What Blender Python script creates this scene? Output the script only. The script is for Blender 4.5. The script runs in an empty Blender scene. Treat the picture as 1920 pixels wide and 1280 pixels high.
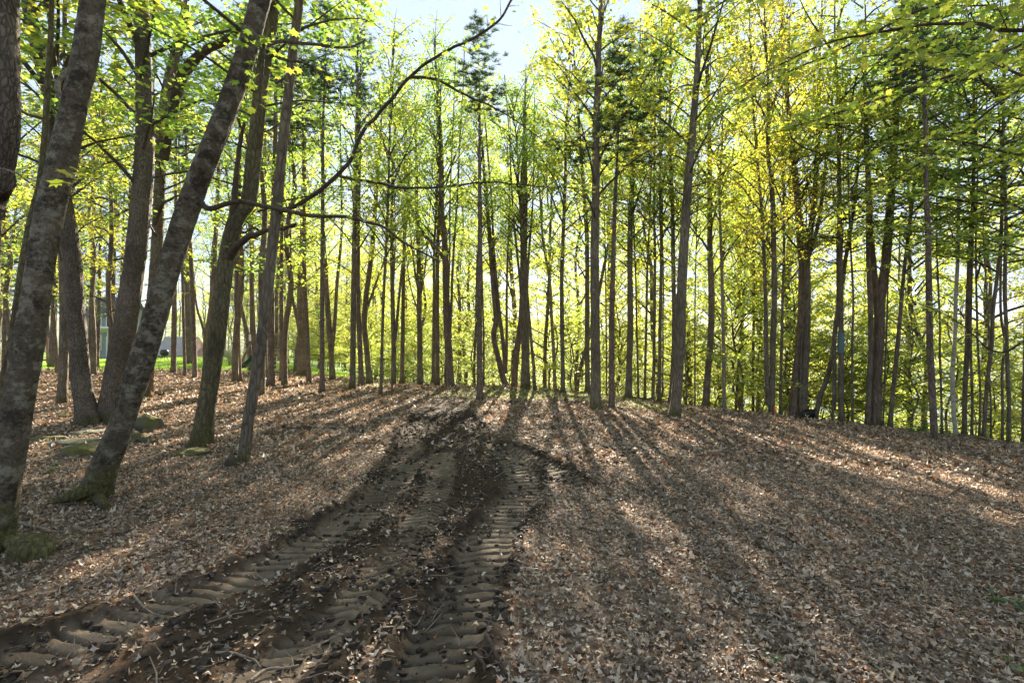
import bpy, math, random
import numpy as np
R = math.radians
rng = np.random.default_rng(7)

# ------------------------------------------------------------------ camera, sky, sun, exposure
sc = bpy.context.scene
CAMH = 1.6
F = 960.0
cam_d = bpy.data.cameras.new("camera")
cam = bpy.data.objects.new("camera", cam_d)
sc.collection.objects.link(cam)
cam.location = (0, 0, CAMH)
cam.rotation_euler = (R(90), 0, 0)
cam_d.lens = 18.0
cam_d.sensor_width = 36.0
cam_d.clip_start = 0.05
cam_d.clip_end = 3000
sc.camera = cam
SUN_EL, SUN_AZ = 25.5, 3.2          # the glare stands just right of the picture's middle
wd = bpy.data.worlds.new("World")
sc.world = wd
wd.use_nodes = True
nt = wd.node_tree
bg = nt.nodes["Background"]
sky = nt.nodes.new("ShaderNodeTexSky")
sky.sky_type = 'NISHITA'
sky.sun_disc = False
sky.sun_elevation = R(SUN_EL)
sky.sun_rotation = R(SUN_AZ)
sky.air_density = 1.0
sky.dust_density = 0.7
sky.ozone_density = 1.5
tcw = nt.nodes.new("ShaderNodeTexCoord")
mpw = nt.nodes.new("ShaderNodeMapping")
mpw.inputs["Scale"].default_value = (1.0, 1.0, 3.2)
nzw = nt.nodes.new("ShaderNodeTexNoise")
nzw.inputs["Scale"].default_value = 2.6
nzw.inputs["Detail"].default_value = 7
nzw.inputs["Roughness"].default_value = 0.6
rw = nt.nodes.new("ShaderNodeValToRGB")
rw.color_ramp.elements[0].position = 0.46
rw.color_ramp.elements[1].position = 0.68
mxw = nt.nodes.new("ShaderNodeMix")
mxw.data_type = 'RGBA'
mxw.inputs["B"].default_value = (6.5, 7.0, 7.8, 1)     # thin bright cloud
mulw = nt.nodes.new("ShaderNodeMath"); mulw.operation = 'MULTIPLY'; mulw.inputs[1].default_value = 0.75
nt.links.new(tcw.outputs["Generated"], mpw.inputs[0])
nt.links.new(mpw.outputs[0], nzw.inputs["Vector"])
nt.links.new(nzw.outputs["Fac"], rw.inputs[0])
nt.links.new(rw.outputs[0], mulw.inputs[0])
nt.links.new(mulw.outputs[0], mxw.inputs["Factor"])
nt.links.new(sky.outputs[0], mxw.inputs["A"])
# sky brightness compressed in the colour, most near the sun: c / (1 + c / 5)
dv = nt.nodes.new("ShaderNodeVectorMath"); dv.operation = 'MULTIPLY_ADD'
dv.inputs[1].default_value = (1.55, 1.22, .95); dv.inputs[2].default_value = (.45, .45, .45)
d2 = nt.nodes.new("ShaderNodeVectorMath"); d2.operation = 'DIVIDE'
nt.links.new(mxw.outputs["Result"], dv.inputs[0]); nt.links.new(mxw.outputs["Result"], d2.inputs[0]); nt.links.new(dv.outputs[0], d2.inputs[1])
nt.links.new(d2.outputs[0], bg.inputs["Color"])
bg.inputs["Strength"].default_value = 0.15
sd = bpy.data.lights.new("sun", 'SUN')
sd.energy = 4.4
sd.angle = R(0.53)
sd.color = (1.0, 0.885, 0.72)
sun = bpy.data.objects.new("sun", sd)
sc.collection.objects.link(sun)
sun.rotation_euler = (R(90 - SUN_EL), 0, R(180 - SUN_AZ))
sun.location = (2, 30, 40)
vs = sc.view_settings
vs.view_transform = 'Standard'
vs.look = 'None'
vs.gamma = 1
vs.use_curve_mapping = False
vs.exposure = 2.95
try:
    sc.cycles.max_bounces = 6
    sc.cycles.diffuse_bounces = 3
    sc.cycles.transmission_bounces = 3
    sc.cycles.transparent_max_bounces = 4
    sc.cycles.sample_clamp_indirect = 6
except Exception:
    pass

# ------------------------------------------------------------------ helpers
def setp(o, label=None, cat=None, group=None, kind=None):
    if label: o["label"] = label
    if cat: o["category"] = cat
    if group: o["group"] = group
    if kind: o["kind"] = kind
    return o

def link(o, parent=None):
    sc.collection.objects.link(o)
    if parent is not None: o.parent = parent
    return o

def empty(name, loc, label, cat, group=None):
    o = bpy.data.objects.new(name, None)
    o.empty_display_size = 0.2
    link(o); o.location = loc
    return setp(o, label, cat, group)

class MB:
    """collects faces of several sizes and builds ONE mesh"""
    def __init__(s):
        s.V = []; s.n = 0; s.F = []      # F: (faces array (m,k), material, per-face attr)
    def add(s, V, F, mat=0, att=None):
        V = np.asarray(V, float).reshape(-1, 3); F = np.asarray(F, np.int64)
        if len(F) == 0: return
        s.V.append(V); s.F.append((F + s.n, mat, np.full(len(F), 0.5) if att is None else np.asarray(att, float)))
        s.n += len(V)
    def build(s, name, mats, parent=None, origin=(0, 0, 0), smooth=True, mesh_only=False):
        me = bpy.data.meshes.new(name)
        V = np.concatenate(s.V) - np.asarray(origin, float)
        me.vertices.add(len(V)); me.vertices.foreach_set("co", V.astype(np.float32).ravel())
        loops = np.concatenate([f.ravel() for f, _, _ in s.F])
        tot = np.concatenate([np.full(len(f), f.shape[1]) for f, _, _ in s.F])
        st = np.concatenate([[0], np.cumsum(tot)[:-1]])
        me.loops.add(len(loops)); me.loops.foreach_set("vertex_index", loops.astype(np.int32))
        me.polygons.add(len(tot)); me.polygons.foreach_set("loop_start", st.astype(np.int32))
        try: me.polygons.foreach_set("loop_total", tot.astype(np.int32))
        except Exception: pass
        me.polygons.foreach_set("material_index", np.concatenate([np.full(len(f), m) for f, m, _ in s.F]).astype(np.int32))
        me.polygons.foreach_set("use_smooth", np.full(len(tot), bool(smooth)))
        a = me.attributes.new("rnd", 'FLOAT', 'FACE')
        a.data.foreach_set("value", np.concatenate([x for _, _, x in s.F]).astype(np.float32))
        for m in (mats if isinstance(mats, (list, tuple)) else [mats]): me.materials.append(m)
        me.update(calc_edges=True); me.validate()
        if mesh_only: return me
        o = bpy.data.objects.new(name, me)
        return link(o, parent)
    def box(s, c, d, rz=0, mat=0, rx=0, bev=0.0):
        x, y, z = np.asarray(d, float) / 2
        P = np.array([[a, b, e] for a in (-x, x) for b in (-y, y) for e in (-z, z)])
        cx, sx_ = math.cos(rx), math.sin(rx)
        P = P @ np.array([[1, 0, 0], [0, cx, sx_], [0, -sx_, cx]])
        cz, sz = math.cos(rz), math.sin(rz)
        P = P @ np.array([[cz, sz, 0], [-sz, cz, 0], [0, 0, 1]]) + np.asarray(c, float)
        s.add(P, [[0, 1, 3, 2], [4, 6, 7, 5], [0, 4, 5, 1], [2, 3, 7, 6], [0, 2, 6, 4], [1, 5, 7, 3]], mat)

# value noise
def _h(i, j, k, s):
    n = (i * 374761393 + j * 668265263 + k * 2147483647 + s * 1274126177) & 0xffffffff
    n = ((n ^ (n >> 13)) * 1274126177) & 0xffffffff
    return ((n ^ (n >> 16)) & 0xffff) / 65535.0
def vn(x, y, z=0.0, s=0):
    x, y, z = np.broadcast_arrays(np.asarray(x, float), y, z)
    i = np.floor(x).astype(np.int64); j = np.floor(y).astype(np.int64); k = np.floor(z).astype(np.int64)
    u = x - i; v = y - j; w = z - k
    u = u * u * (3 - 2 * u); v = v * v * (3 - 2 * v); w = w * w * (3 - 2 * w)
    r = 0
    for a in (0, 1):
        for b in (0, 1):
            for c in (0, 1):
                r = r + _h(i + a, j + b, k + c, s) * (u if a else 1 - u) * (v if b else 1 - v) * (w if c else 1 - w)
    return r * 2 - 1
def fbm(x, y, z=0.0, o=4, s=0):
    r = 0; a = 1.0; t = 0
    for q in range(o):
        r = r + a * vn(np.asarray(x) * 2 ** q, np.asarray(y) * 2 ** q, np.asarray(z) * 2 ** q, s + q); t += a; a *= 0.5
    return r / t
def sst(a, b, x):
    t = np.clip((x - a) / (b - a), 0, 1); return t * t * (3 - 2 * t)

def cr(P, n):
    """Catmull-Rom through P (any columns), n samples per span"""
    P = np.asarray(P, float)
    Q = np.vstack([2 * P[0] - P[1], P, 2 * P[-1] - P[-2]])
    out = []
    for i in range(1, len(Q) - 2):
        t = np.linspace(0, 1, n, endpoint=False)[:, None]
        a, b, c, d = Q[i - 1], Q[i], Q[i + 1], Q[i + 2]
        out.append(0.5 * (2 * b + (c - a) * t + (2 * a - 5 * b + 4 * c - d) * t * t + (3 * b - a - 3 * c + d) * t ** 3))
    out.append(P[-1:])
    return np.vstack(out)

def tube(mb, P, r, sides=8, mat=0, disp=0.0, flare=0.0, seed=0, cap=True, fs=1.0, nroot=5, dz=None):
    P = np.asarray(P, float); n = len(P); r = np.broadcast_to(np.asarray(r, float), (n,))
    T = np.gradient(P, axis=0); T /= np.linalg.norm(T, axis=1)[:, None] + 1e-9
    ref = np.array([1.0, 0, 0]) if abs(T[0][0]) < 0.8 else np.array([0, 1.0, 0])
    U = np.empty_like(P)
    u = ref - T[0] * ref.dot(T[0]); u /= np.linalg.norm(u)
    for i in range(n):
        u = u - T[i] * u.dot(T[i]); u = u / (np.linalg.norm(u) + 1e-9); U[i] = u
    W = np.cross(T, U)
    th = np.arange(sides) / sides * 2 * math.pi
    ct, st_ = np.cos(th), np.sin(th)
    rr = np.repeat(r[:, None], sides, 1)
    if disp or flare:
        d = np.concatenate([[0], np.cumsum(np.linalg.norm(np.diff(P, axis=0), axis=1))])[:, None]
        cx = P[:, None, 0] * 0 + ct[None] ; cy = st_[None]
        if disp:
            rr = rr * (1 + disp * fbm(cx * 1.6 + 9, cy * 1.6 + d * 0, d * 2.0 * fs, 3, seed) * 1.5
                       + disp * 0.55 * fbm(cx * 6, cy * 6, d * 9 * fs, 2, seed + 5))
            if sides > 40:
                rr = rr * (1 + .045 * np.abs(fbm(cx * 11, cy * 11, d * 7, 3, seed + 7)) - .02 * sst(.0, .35, vn(cx * 17, cy * 17, d * 30, seed + 8)))
        if flare:
            lob = 0.55 + 0.45 * np.cos(th * nroot + seed + 0.8 * np.sin(th * 2 + seed))[None]
            rr = rr * (1 + flare * np.exp(-d / (r[0] * 1.3)) * lob + flare * 0.12 * np.exp(-d / (r[0] * 3.5)))
    V = P[:, None] + rr[..., None] * (ct[None, :, None] * U[:, None] + st_[None, :, None] * W[:, None])
    V = V.reshape(-1, 3)
    i = np.arange(n - 1)[:, None] * sides; j = np.arange(sides)[None]; j2 = (j + 1) % sides
    Fq = np.stack([i + j, i + j2, i + sides + j2, i + sides + j], -1).reshape(-1, 4)
    mb.add(V, Fq, mat)
    if cap and sides > 3:
        mb.add(V[-sides:], [list(range(sides))], mat)
        mb.add(V[:sides], [list(range(sides))[::-1]], mat)

def frames(N, tilt, rg):
    az = rg.uniform(0, 2 * math.pi, N); tl = np.abs(rg.normal(0, tilt, N)); ta = rg.uniform(0, 2 * math.pi, N)
    nrm = np.stack([np.sin(tl) * np.cos(ta), np.sin(tl) * np.sin(ta), np.cos(tl)], -1)
    d = np.stack([np.cos(az), np.sin(az), np.zeros(N)], -1)
    d = d - nrm * (d * nrm).sum(1)[:, None]; d /= np.linalg.norm(d, axis=1)[:, None]
    return nrm, d, np.cross(nrm, d)

DIAMOND = (np.array([[0, 0, 0], [.42, .40, -.08], [1, 0, -.16], [.42, -.40, -.08]]), [[0, 1, 2, 3]])
_h1 = [(-.02, .0), (-.12, .22), (.10, .20), (.12, .50), (.34, .32), (.60, .52), (.62, .16), (1.0, 0)]
MAPLE = (np.array([[u, v, -.28 * v - .18 * u * u] for u, v in _h1] + [[u, -v, -.28 * v - .18 * u * u] for u, v in _h1[1:-1]]),
         [[0, 7, 6, 5, 4, 3, 2, 1], [0, 8, 9, 10, 11, 12, 13, 7]])
def leaves(mb, P, size, rg, tmpl=DIAMOND, tilt=0.5, mat=0, droop=0.0, fr=None):
    N = len(P)
    if N == 0: return
    nrm, d, b = frames(N, tilt, rg) if fr is None else fr
    S = np.asarray(size) * rg.uniform(.65, 1.25, N)
    T, Fs = tmpl
    V = P[:, None] + S[:, None, None] * (T[None, :, 0, None] * d[:, None] + T[None, :, 1, None] * b[:, None] + T[None, :, 2, None] * nrm[:, None])
    k = len(T); base = np.arange(N)[:, None] * k
    rv = rg.uniform(0, 1, N)
    FF = [base + np.array(f)[None] for f in Fs]
    groups = {}
    for f in FF: groups.setdefault(f.shape[1], []).append(f)
    V = V.reshape(-1, 3); first = True
    off = mb.n
    mb.V.append(V); mb.n += len(V)
    for kk, fl in groups.items():
        mb.F.append((np.concatenate(fl) + off, mat, np.concatenate([rv] * len(fl))))

# ------------------------------------------------------------------ materials
def mat(name):
    m = bpy.data.materials.new(name); m.use_nodes = True
    t = m.node_tree; b = t.nodes["Principled BSDF"]
    return m, t, b
def N(t, ty, **kw):
    n = t.nodes.new(ty)
    for k, v in kw.items():
        if k in n.inputs: n.inputs[k].default_value = v
        else: setattr(n, k, v)
    return n
def ramp(t, fac, stops, interp='LINEAR'):
    r = t.nodes.new("ShaderNodeValToRGB"); r.color_ramp.interpolation = interp
    e = r.color_ramp.elements
    while len(e) < len(stops): e.new(0.5)
    for q, (p, c) in enumerate(stops):
        e[q].position = p; e[q].color = (*c, 1) if len(c) == 3 else c
    if fac is not None: t.links.new(fac, r.inputs[0])
    return r.outputs[0]
def mix(t, f, a, b, mode='MIX'):
    m = t.nodes.new("ShaderNodeMix"); m.data_type = 'RGBA'; m.blend_type = mode
    for k, v in (("Factor", f), ("A", a), ("B", b)):
        s = m.inputs[k]
        if isinstance(v, (int, float)): s.default_value = v
        elif isinstance(v, tuple): s.default_value = (*v, 1) if len(v) == 3 else v
        else: t.links.new(v, s)
    return m.outputs["Result"]
def mth(t, op, a, b=None):
    m = t.nodes.new("ShaderNodeMath"); m.operation = op
    for q, v in enumerate((a, b)):
        if v is None: continue
        if isinstance(v, (int, float)): m.inputs[q].default_value = v
        else: t.links.new(v, m.inputs[q])
    return m.outputs[0]
def coords(t, scale=(1, 1, 1), kind="Object"):
    tc = t.nodes.new("ShaderNodeTexCoord"); mp = t.nodes.new("ShaderNodeMapping")
    mp.inputs["Scale"].default_value = scale
    t.links.new(tc.outputs[kind], mp.inputs[0]); return mp.outputs[0]
def noise(t, vec, scale, detail=4, rough=0.55, out="Fac", dist=0.0):
    n = N(t, "ShaderNodeTexNoise", Scale=scale, Detail=detail, Roughness=rough, Distortion=dist)
    t.links.new(vec, n.inputs["Vector"]); return n.outputs[out]
def attr(t, name):
    a = t.nodes.new("ShaderNodeAttribute"); a.attribute_name = name; return a.outputs["Fac"]
def bump(t, b, h, strength=0.5, dist=0.02):
    n = N(t, "ShaderNodeBump", Strength=strength, Distance=dist)
    t.links.new(h, n.inputs["Height"]); t.links.new(n.outputs[0], b.inputs["Normal"])

def bark(name, dark, light, stretch=0.25, scale=14, moss=0.0, lichen=0.0, band=0.0, bs=0.9, bd=0.03, plate=True, mossh=1.2):
    m, t, b = mat(name)
    v = coords(t, (1, 1, stretch)); vo = coords(t)
    h1 = noise(t, v, scale, 6, 0.65, dist=0.4)
    vor = N(t, "ShaderNodeTexVoronoi", Scale=scale * 1.3); vor.feature = 'DISTANCE_TO_EDGE'
    wv = noise(t, v, 5, 3, .5, "Color"); wm = mix(t, 0.12, v, wv); t.links.new(wm, vor.inputs["Vector"])
    h = mth(t, 'ADD', h1, mth(t, 'MULTIPLY', mth(t, 'MINIMUM', vor.outputs["Distance"], 0.22), 2.2 if plate else 0.3))
    col = ramp(t, h, [(0.30, dark), (0.55, tuple((a + c) / 2 for a, c in zip(dark, light))), (0.95, light)])
    big = noise(t, vo, 1.7, 4, 0.6)
    col = mix(t, ramp(t, big, [(.38, (0, 0, 0)), (.66, (.55, .55, .55))]), col, tuple(c * .55 for c in dark))
    if band:
        vb = coords(t, (1, 1, 9)); bn = noise(t, vb, 2.2, 4, .6)
        col = mix(t, ramp(t, bn, [(.60, (0, 0, 0)), (.66, (band,) * 3)]), col, (.03, .025, .02))
    if lichen:
        ln = noise(t, coords(t, (1, 1, 1.3)), 7, 8, .8, dist=.2)
        col = mix(t, ramp(t, ln, [(.50, (0, 0, 0)), (.57, (lichen,) * 3)]), col, (.32, .295, .21))
        ln2 = noise(t, coords(t, (1, 1, 1.3)), 4.2, 8, .8)
        col = mix(t, ramp(t, ln2, [(.51, (0, 0, 0)), (.58, (.75, .85, .85))]), col, (.028, .021, .012))
    if moss:
        sp = t.nodes.new("ShaderNodeSeparateXYZ"); tc = t.nodes.new("ShaderNodeTexCoord")
        t.links.new(tc.outputs["Object"], sp.inputs[0])
        hh = mth(t, 'MULTIPLY', sp.outputs["Z"], -1.0 / mossh)
        mm = mth(t, 'ADD', hh, mth(t, 'MULTIPLY', mth(t, 'ADD', noise(t, vo, 3.2, 5, .7), noise(t, vo, 22, 2, .6)), 1.15))
        col = mix(t, ramp(t, mm, [(.62, (0, 0, 0)), (.95, (moss,) * 3)]), col, mix(t, ramp(t, noise(t, vo, 34, 6, .75), [(.38, (0, 0, 0)), (.62, (1, 1, 1))]), (.022, .022, .007), (.15, .135, .028)))
    t.links.new(col, b.inputs["Base Color"])
    b.inputs["Roughness"].default_value = 0.9; b.inputs["Specular IOR Level"].default_value = 0.25
    bump(t, b, h, bs, bd)
    return m

def leafmat(name, stops, trans=0.55, tcol=(1.0, 1.0, 1.0), rough=.5, gloss=.06, tint=True, boost=(1.9, 2.0, .9)):
    m, t, b = mat(name)
    col = ramp(t, attr(t, "rnd"), stops)
    if tint:
        oi = t.nodes.new("ShaderNodeObjectInfo"); col = mix(t, 1.0, col, oi.outputs["Color"], 'MULTIPLY')
    tr = t.nodes.new("ShaderNodeBsdfTranslucent"); df = t.nodes.new("ShaderNodeBsdfDiffuse")
    t.links.new(col, df.inputs[0]); t.links.new(mix(t, 1.0, col, boost, 'MULTIPLY'), tr.inputs[0])
    ms = t.nodes.new("ShaderNodeMixShader"); ms.inputs[0].default_value = trans
    t.links.new(df.outputs[0], ms.inputs[1]); t.links.new(tr.outputs[0], ms.inputs[2])
    gl = N(t, "ShaderNodeBsdfGlossy", Roughness=rough); gl.inputs[0].default_value = (.9, .95, 1, 1)
    m2 = t.nodes.new("ShaderNodeMixShader"); m2.inputs[0].default_value = gloss
    t.links.new(ms.outputs[0], m2.inputs[1]); t.links.new(gl.outputs[0], m2.inputs[2])
    t.links.new(m2.outputs[0], t.nodes["Material Output"].inputs[0])
    t.nodes.remove(b)
    return m

def plain(name, col, rough=.7, var=.15, scale=8, metal=0, bs=.2):
    m, t, b = mat(name)
    v = coords(t); n = noise(t, v, scale, 5, .6)
    t.links.new(mix(t, n, tuple(c * (1 - var * 2) for c in col), tuple(min(1, c * (1 + var)) for c in col)), b.inputs["Base Color"])
    b.inputs["Roughness"].default_value = rough; b.inputs["Metallic"].default_value = metal
    bump(t, b, n, bs, .01)
    return m

M_LEAF = leafmat("spring_leaf", [(0, (.12, .175, .045)), (.45, (.21, .255, .055)), (.8, (.29, .30, .07)), (1, (.37, .335, .085))], boost=(2.05, 2.05, 1.0))
M_NEED = leafmat("pine_needle", [(0, (.035, .07, .030)), (1, (.075, .13, .055))], trans=.25, boost=(1.3, 1.3, 1), gloss=.04)
M_TWIG = bark("twig_bark", (.030, .024, .018), (.10, .085, .06), scale=20, bs=.3, bd=.005)
M_BRANCH = bark("branch_bark", (.030, .022, .014), (.115, .085, .055), scale=24, bs=.5, bd=.01)
M_BARKM = bark("maple_bark", (.058, .044, .030), (.225, .18, .125), stretch=.22, scale=16, moss=.7, mossh=.5, bs=.9)
M_BARKP = bark("pine_bark", (.055, .040, .031), (.23, .172, .135), stretch=.35, scale=14, moss=.35, mossh=.3, bs=1.0)
M_BARKR = bark("reddish_bark", (.066, .046, .031), (.235, .17, .12), stretch=.2, scale=14, moss=.0, bs=1.0)
M_BIRCH = bark("birch_bark", (.36, .32, .26), (.62, .58, .50), stretch=1.2, scale=9, band=.85, bs=.3, plate=False)
M_BARKL = bark("lichened_bark", (.060, .045, .028), (.22, .175, .115), stretch=.6, scale=38, moss=.85, mossh=.75, lichen=.55, bs=1.0, bd=.025, plate=False)
M_BARKS = bark("scaly_bark", (.038, .029, .021), (.21, .168, .125), stretch=.40, scale=26, moss=.5, mossh=.45, bs=1.0, bd=.03)
M_BARKMOSS = bark("mossy_bark", (.044, .036, .019), (.165, .14, .075), stretch=.35, scale=18, moss=.5, mossh=.9, bs=.9)
# ------------------------------------------------------------------ terrain
CX = np.array([-200, -60, -40, -26, -14, -6, 0, 7, 13, 25, 40, 80, 200.])
CY = np.array([90, 80, 66, 46, 32, 23, 19, 16, 13, 6, -4, -30, -60.])
def crest(x): return np.interp(x, CX, CY)
def relu(x, k=1.0): return np.log1p(np.exp(np.clip(x / k, -40, 40))) * k
def h0(x, y):
    x = np.asarray(x, float); y = np.asarray(y, float)
    z = -0.072 * relu(x - 1.5, 1.5)
    z = z + 0.05 * fbm(x * .35, y * .35, 0, 3, 3) + 0.015 * fbm(x * 2.1, y * 2.1, 0, 2, 8)
    z = z + 0.10 * np.exp(-((x - 0.5) / 4.5) ** 2 - ((y - 17.5) / 1.8) ** 2)
    z = z + 0.25 * np.exp(-((x + 26) / 6) ** 2 - ((y - 42) / 4.0) ** 2)
    s = y - crest(x)
    rate = np.interp(x, [-30, -14, -4, 4, 300], [.05, .10, .20, .24, .24])
    z = z - rate * relu(s, 1.2)
    z = z + 0.25 * fbm(x * .12, y * .12, 0, 3, 21) * sst(2, 14, s)
    return np.maximum(z, -14.5 + 0.6 * fbm(x * .05, y * .05, 0, 2, 5))

# the two wheel ruts and the lug print between them, on the ground (metres)
RUTL = [(-3.7, 1.3), (-2.95, 2.0), (-2.5, 2.55), (-2.09, 3.13), (-1.74, 3.7), (-1.52, 4.4), (-1.40, 5.5), (-1.42, 7.0), (-1.75, 9.4), (-1.86, 12.0), (-1.72, 15.6), (-1.3, 18.5)]
RUTR = [(-.62, 1.4), (-.46, 2.2), (-.30, 3.3), (-.12, 4.7), (.10, 5.7), (.10, 6.6), (-.25, 7.9), (-.85, 10.2), (-1.25, 12.5), (-1.45, 15.6), (-1.0, 18.5)]
RUTM = [(-1.55, 1.6), (-1.22, 2.3), (-.94, 3.2), (-.84, 4.0), (-.80, 5.0), (-.86, 6.2), (-1.0, 7.4)]
RUTX = [(-.55, 8.6), (.05, 7.6), (.55, 6.7), (.75, 6.1)]
def curve_sd(x, y, C):
    """lateral distance (signed) and arclength to a polyline"""
    c = cr(np.array(C), 8); d = np.diff(c, axis=0); L = np.linalg.norm(d, axis=1); S = np.concatenate([[0], np.cumsum(L)])
    best = np.full(x.shape, 1e9); lat = np.full(x.shape, 1e3); arc = np.zeros(x.shape)
    for i in range(len(d)):
        ux, uy = d[i] / L[i]
        px, py = x - c[i, 0], y - c[i, 1]
        t = np.clip(px * ux + py * uy, 0, L[i])
        qx, qy = px - t * ux, py - t * uy
        dd = qx * qx + qy * qy
        m = dd < best
        best = np.where(m, dd, best)
        sg = np.sign(ux * py - uy * px); lat = np.where(m, sg * np.sqrt(dd), lat); arc = np.where(m, S[i] + t, arc)
    return lat, arc
def track(x, y):
    """height offset and mud mask of the churned track"""
    dz = np.zeros(x.shape); mud = np.zeros(x.shape); press = np.zeros(x.shape)
    wob = 0.06 * fbm(x * 3, y * 3, 0, 3, 31)
    for C, w, chev, dep in ((RUTL, .23, .0, .040), (RUTR, .22, .12, .040), (RUTM, .18, 1.15, .018), (RUTX, .2, .1, .03)):
        l, a = curve_sd(x, y, C)
        al = np.abs(l) + wob * .7
        inn = 1 - sst(w - .05, w + .02, al)
        fade = 1 - sst(9, 15, y) * .7
        ph = (a + chev * np.abs(l) * .7 + .35 * l * (chev < .5) + .05 * fbm(x * 3.5, y * 3.5, 0, 3, 4)) / (.122 if chev < .5 else .10)
        gr_ = np.exp(-(((ph % 1) - .5) / .12) ** 2)
        patch = .15 + .85 * sst(-.5, .0, fbm(x * 1.3, y * 1.3, 0, 2, 77 + int(w * 100)))
        dz += fade * (-dep * inn + - inn * (.030 if chev < .5 else .024) * gr_ * patch + .05 * np.exp(-((al - w - .06) / .06) ** 2) * (0.5 + fbm(x * 7, y * 7, 0, 3, 12)))
        press = np.maximum(press, inn * (1 - .9 * sst(6.5, 10, y)) * (1 - .85 * gr_ * patch) * (.55 + .45 * sst(-.3, .2, fbm(x * 2.3, y * 2.3, 0, 3, 19))))
        mud = np.maximum(mud, 1 - sst(w - .01, w + .17, al + .16 * fbm(x * 2.2, y * 2.2, 0, 3, 9)))
    xc = np.interp(y, [1.5, 3.1, 4.4, 5.5, 7.5, 9.6, 12.8, 16], [-1.7, -1.15, -.85, -.65, -.65, -1.3, -1.6, -1.55])
    ww = np.interp(y, [1.5, 3, 5, 7, 9, 12, 16], [1.15, .9, .75, .75, .7, .45, .3])
    mid = 1 - sst(.6, 1.1, np.abs(x - xc) / ww + .5 * fbm(x * 1.9, y * 1.9, 0, 4, 15))
    mud = np.maximum(mud, mid * .93) * (1 - .75 * sst(12, 17, y))
    dz += press * .007 * fbm(x * 22, y * 22, 0, 3, 58)
    dz += mud * (1 - press) * (.022 * fbm(x * 9, y * 9, 0, 3, 55) + .012 * fbm(x * 30, y * 30, 0, 2, 56))
    return dz, mud, press
def lawnm(x, y):
    e = np.interp(x, [-60, -40, -27, -18, -12, -6, -3], [27, 27, 29, 28.5, 26.5, 22, 30.])
    return sst(-.6, .6, y - e + 1.6 * fbm(x * .6, y * .6, 0, 3, 14)) * (1 - sst(-7.5, -5.0, x))
def mossm(x, y):
    a = np.exp(-((x - .8) / 3.0) ** 2 - ((y - 15.8) / 1.5) ** 2) + .8 * np.exp(-((x - 4.0) / 1.3) ** 2 - ((y - 13.8) / 1.0) ** 2) + .8 * np.exp(-((x + 5.2) / 2.2) ** 2 - ((y - 20) / 1.6) ** 2)
    return np.clip(sst(.3, .8, a * 1.25 + .45 * fbm(x * 1.5, y * 1.5, 0, 4, 44)), 0, 1)

def ground_hit(px, py):
    Y = np.arange(1.5, 70, .02); X = (px - 960) / F * Y
    g = h0(X, Y) - (CAMH - (py - 640) / F * Y)
    k = np.argmax(g >= 0)
    if g[k] < 0: k = int(np.argmax(g - .02 * np.abs(Y - crest(X))))
    return float(X[k]), float(Y[k]), float(h0(X[k], Y[k]))

def axis(fine, c0, c1, lo, hi, g=1.045, mx=6):
    a = list(np.arange(c0, c1 + 1e-6, fine)); s = fine
    while a[-1] < hi: s = min(s * g, mx); a.append(a[-1] + s)
    s = fine; b = []
    x = c0
    while x > lo: s = min(s * g, mx); x -= s; b.append(x)
    return np.array(b[::-1] + a)
gx = axis(.016, -3.4, 1.2, -170, 190); gy = axis(.017, 2.0, 7.4, -25, 190, 1.035)
GX, GY = np.meshgrid(gx, gy)
GZ = h0(GX, GY)
nearm = (np.abs(GX) < 8) & (GY < 22) & (GY > 0)
tdz = np.zeros(GX.shape); MUD = np.zeros(GX.shape); PR = np.zeros(GX.shape)
a_, b_, c_ = track(GX[nearm], GY[nearm]); tdz[nearm] = a_; MUD[nearm] = b_; PR[nearm] = c_
GZ = GZ + tdz
mb = MB()
ny, nx = GX.shape
ii = (np.arange(ny - 1)[:, None] * nx + np.arange(nx - 1)[None])
mb.add(np.stack([GX, GY, GZ], -1), np.stack([ii, ii + 1, ii + nx + 1, ii + nx], -1).reshape(-1, 4))

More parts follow.
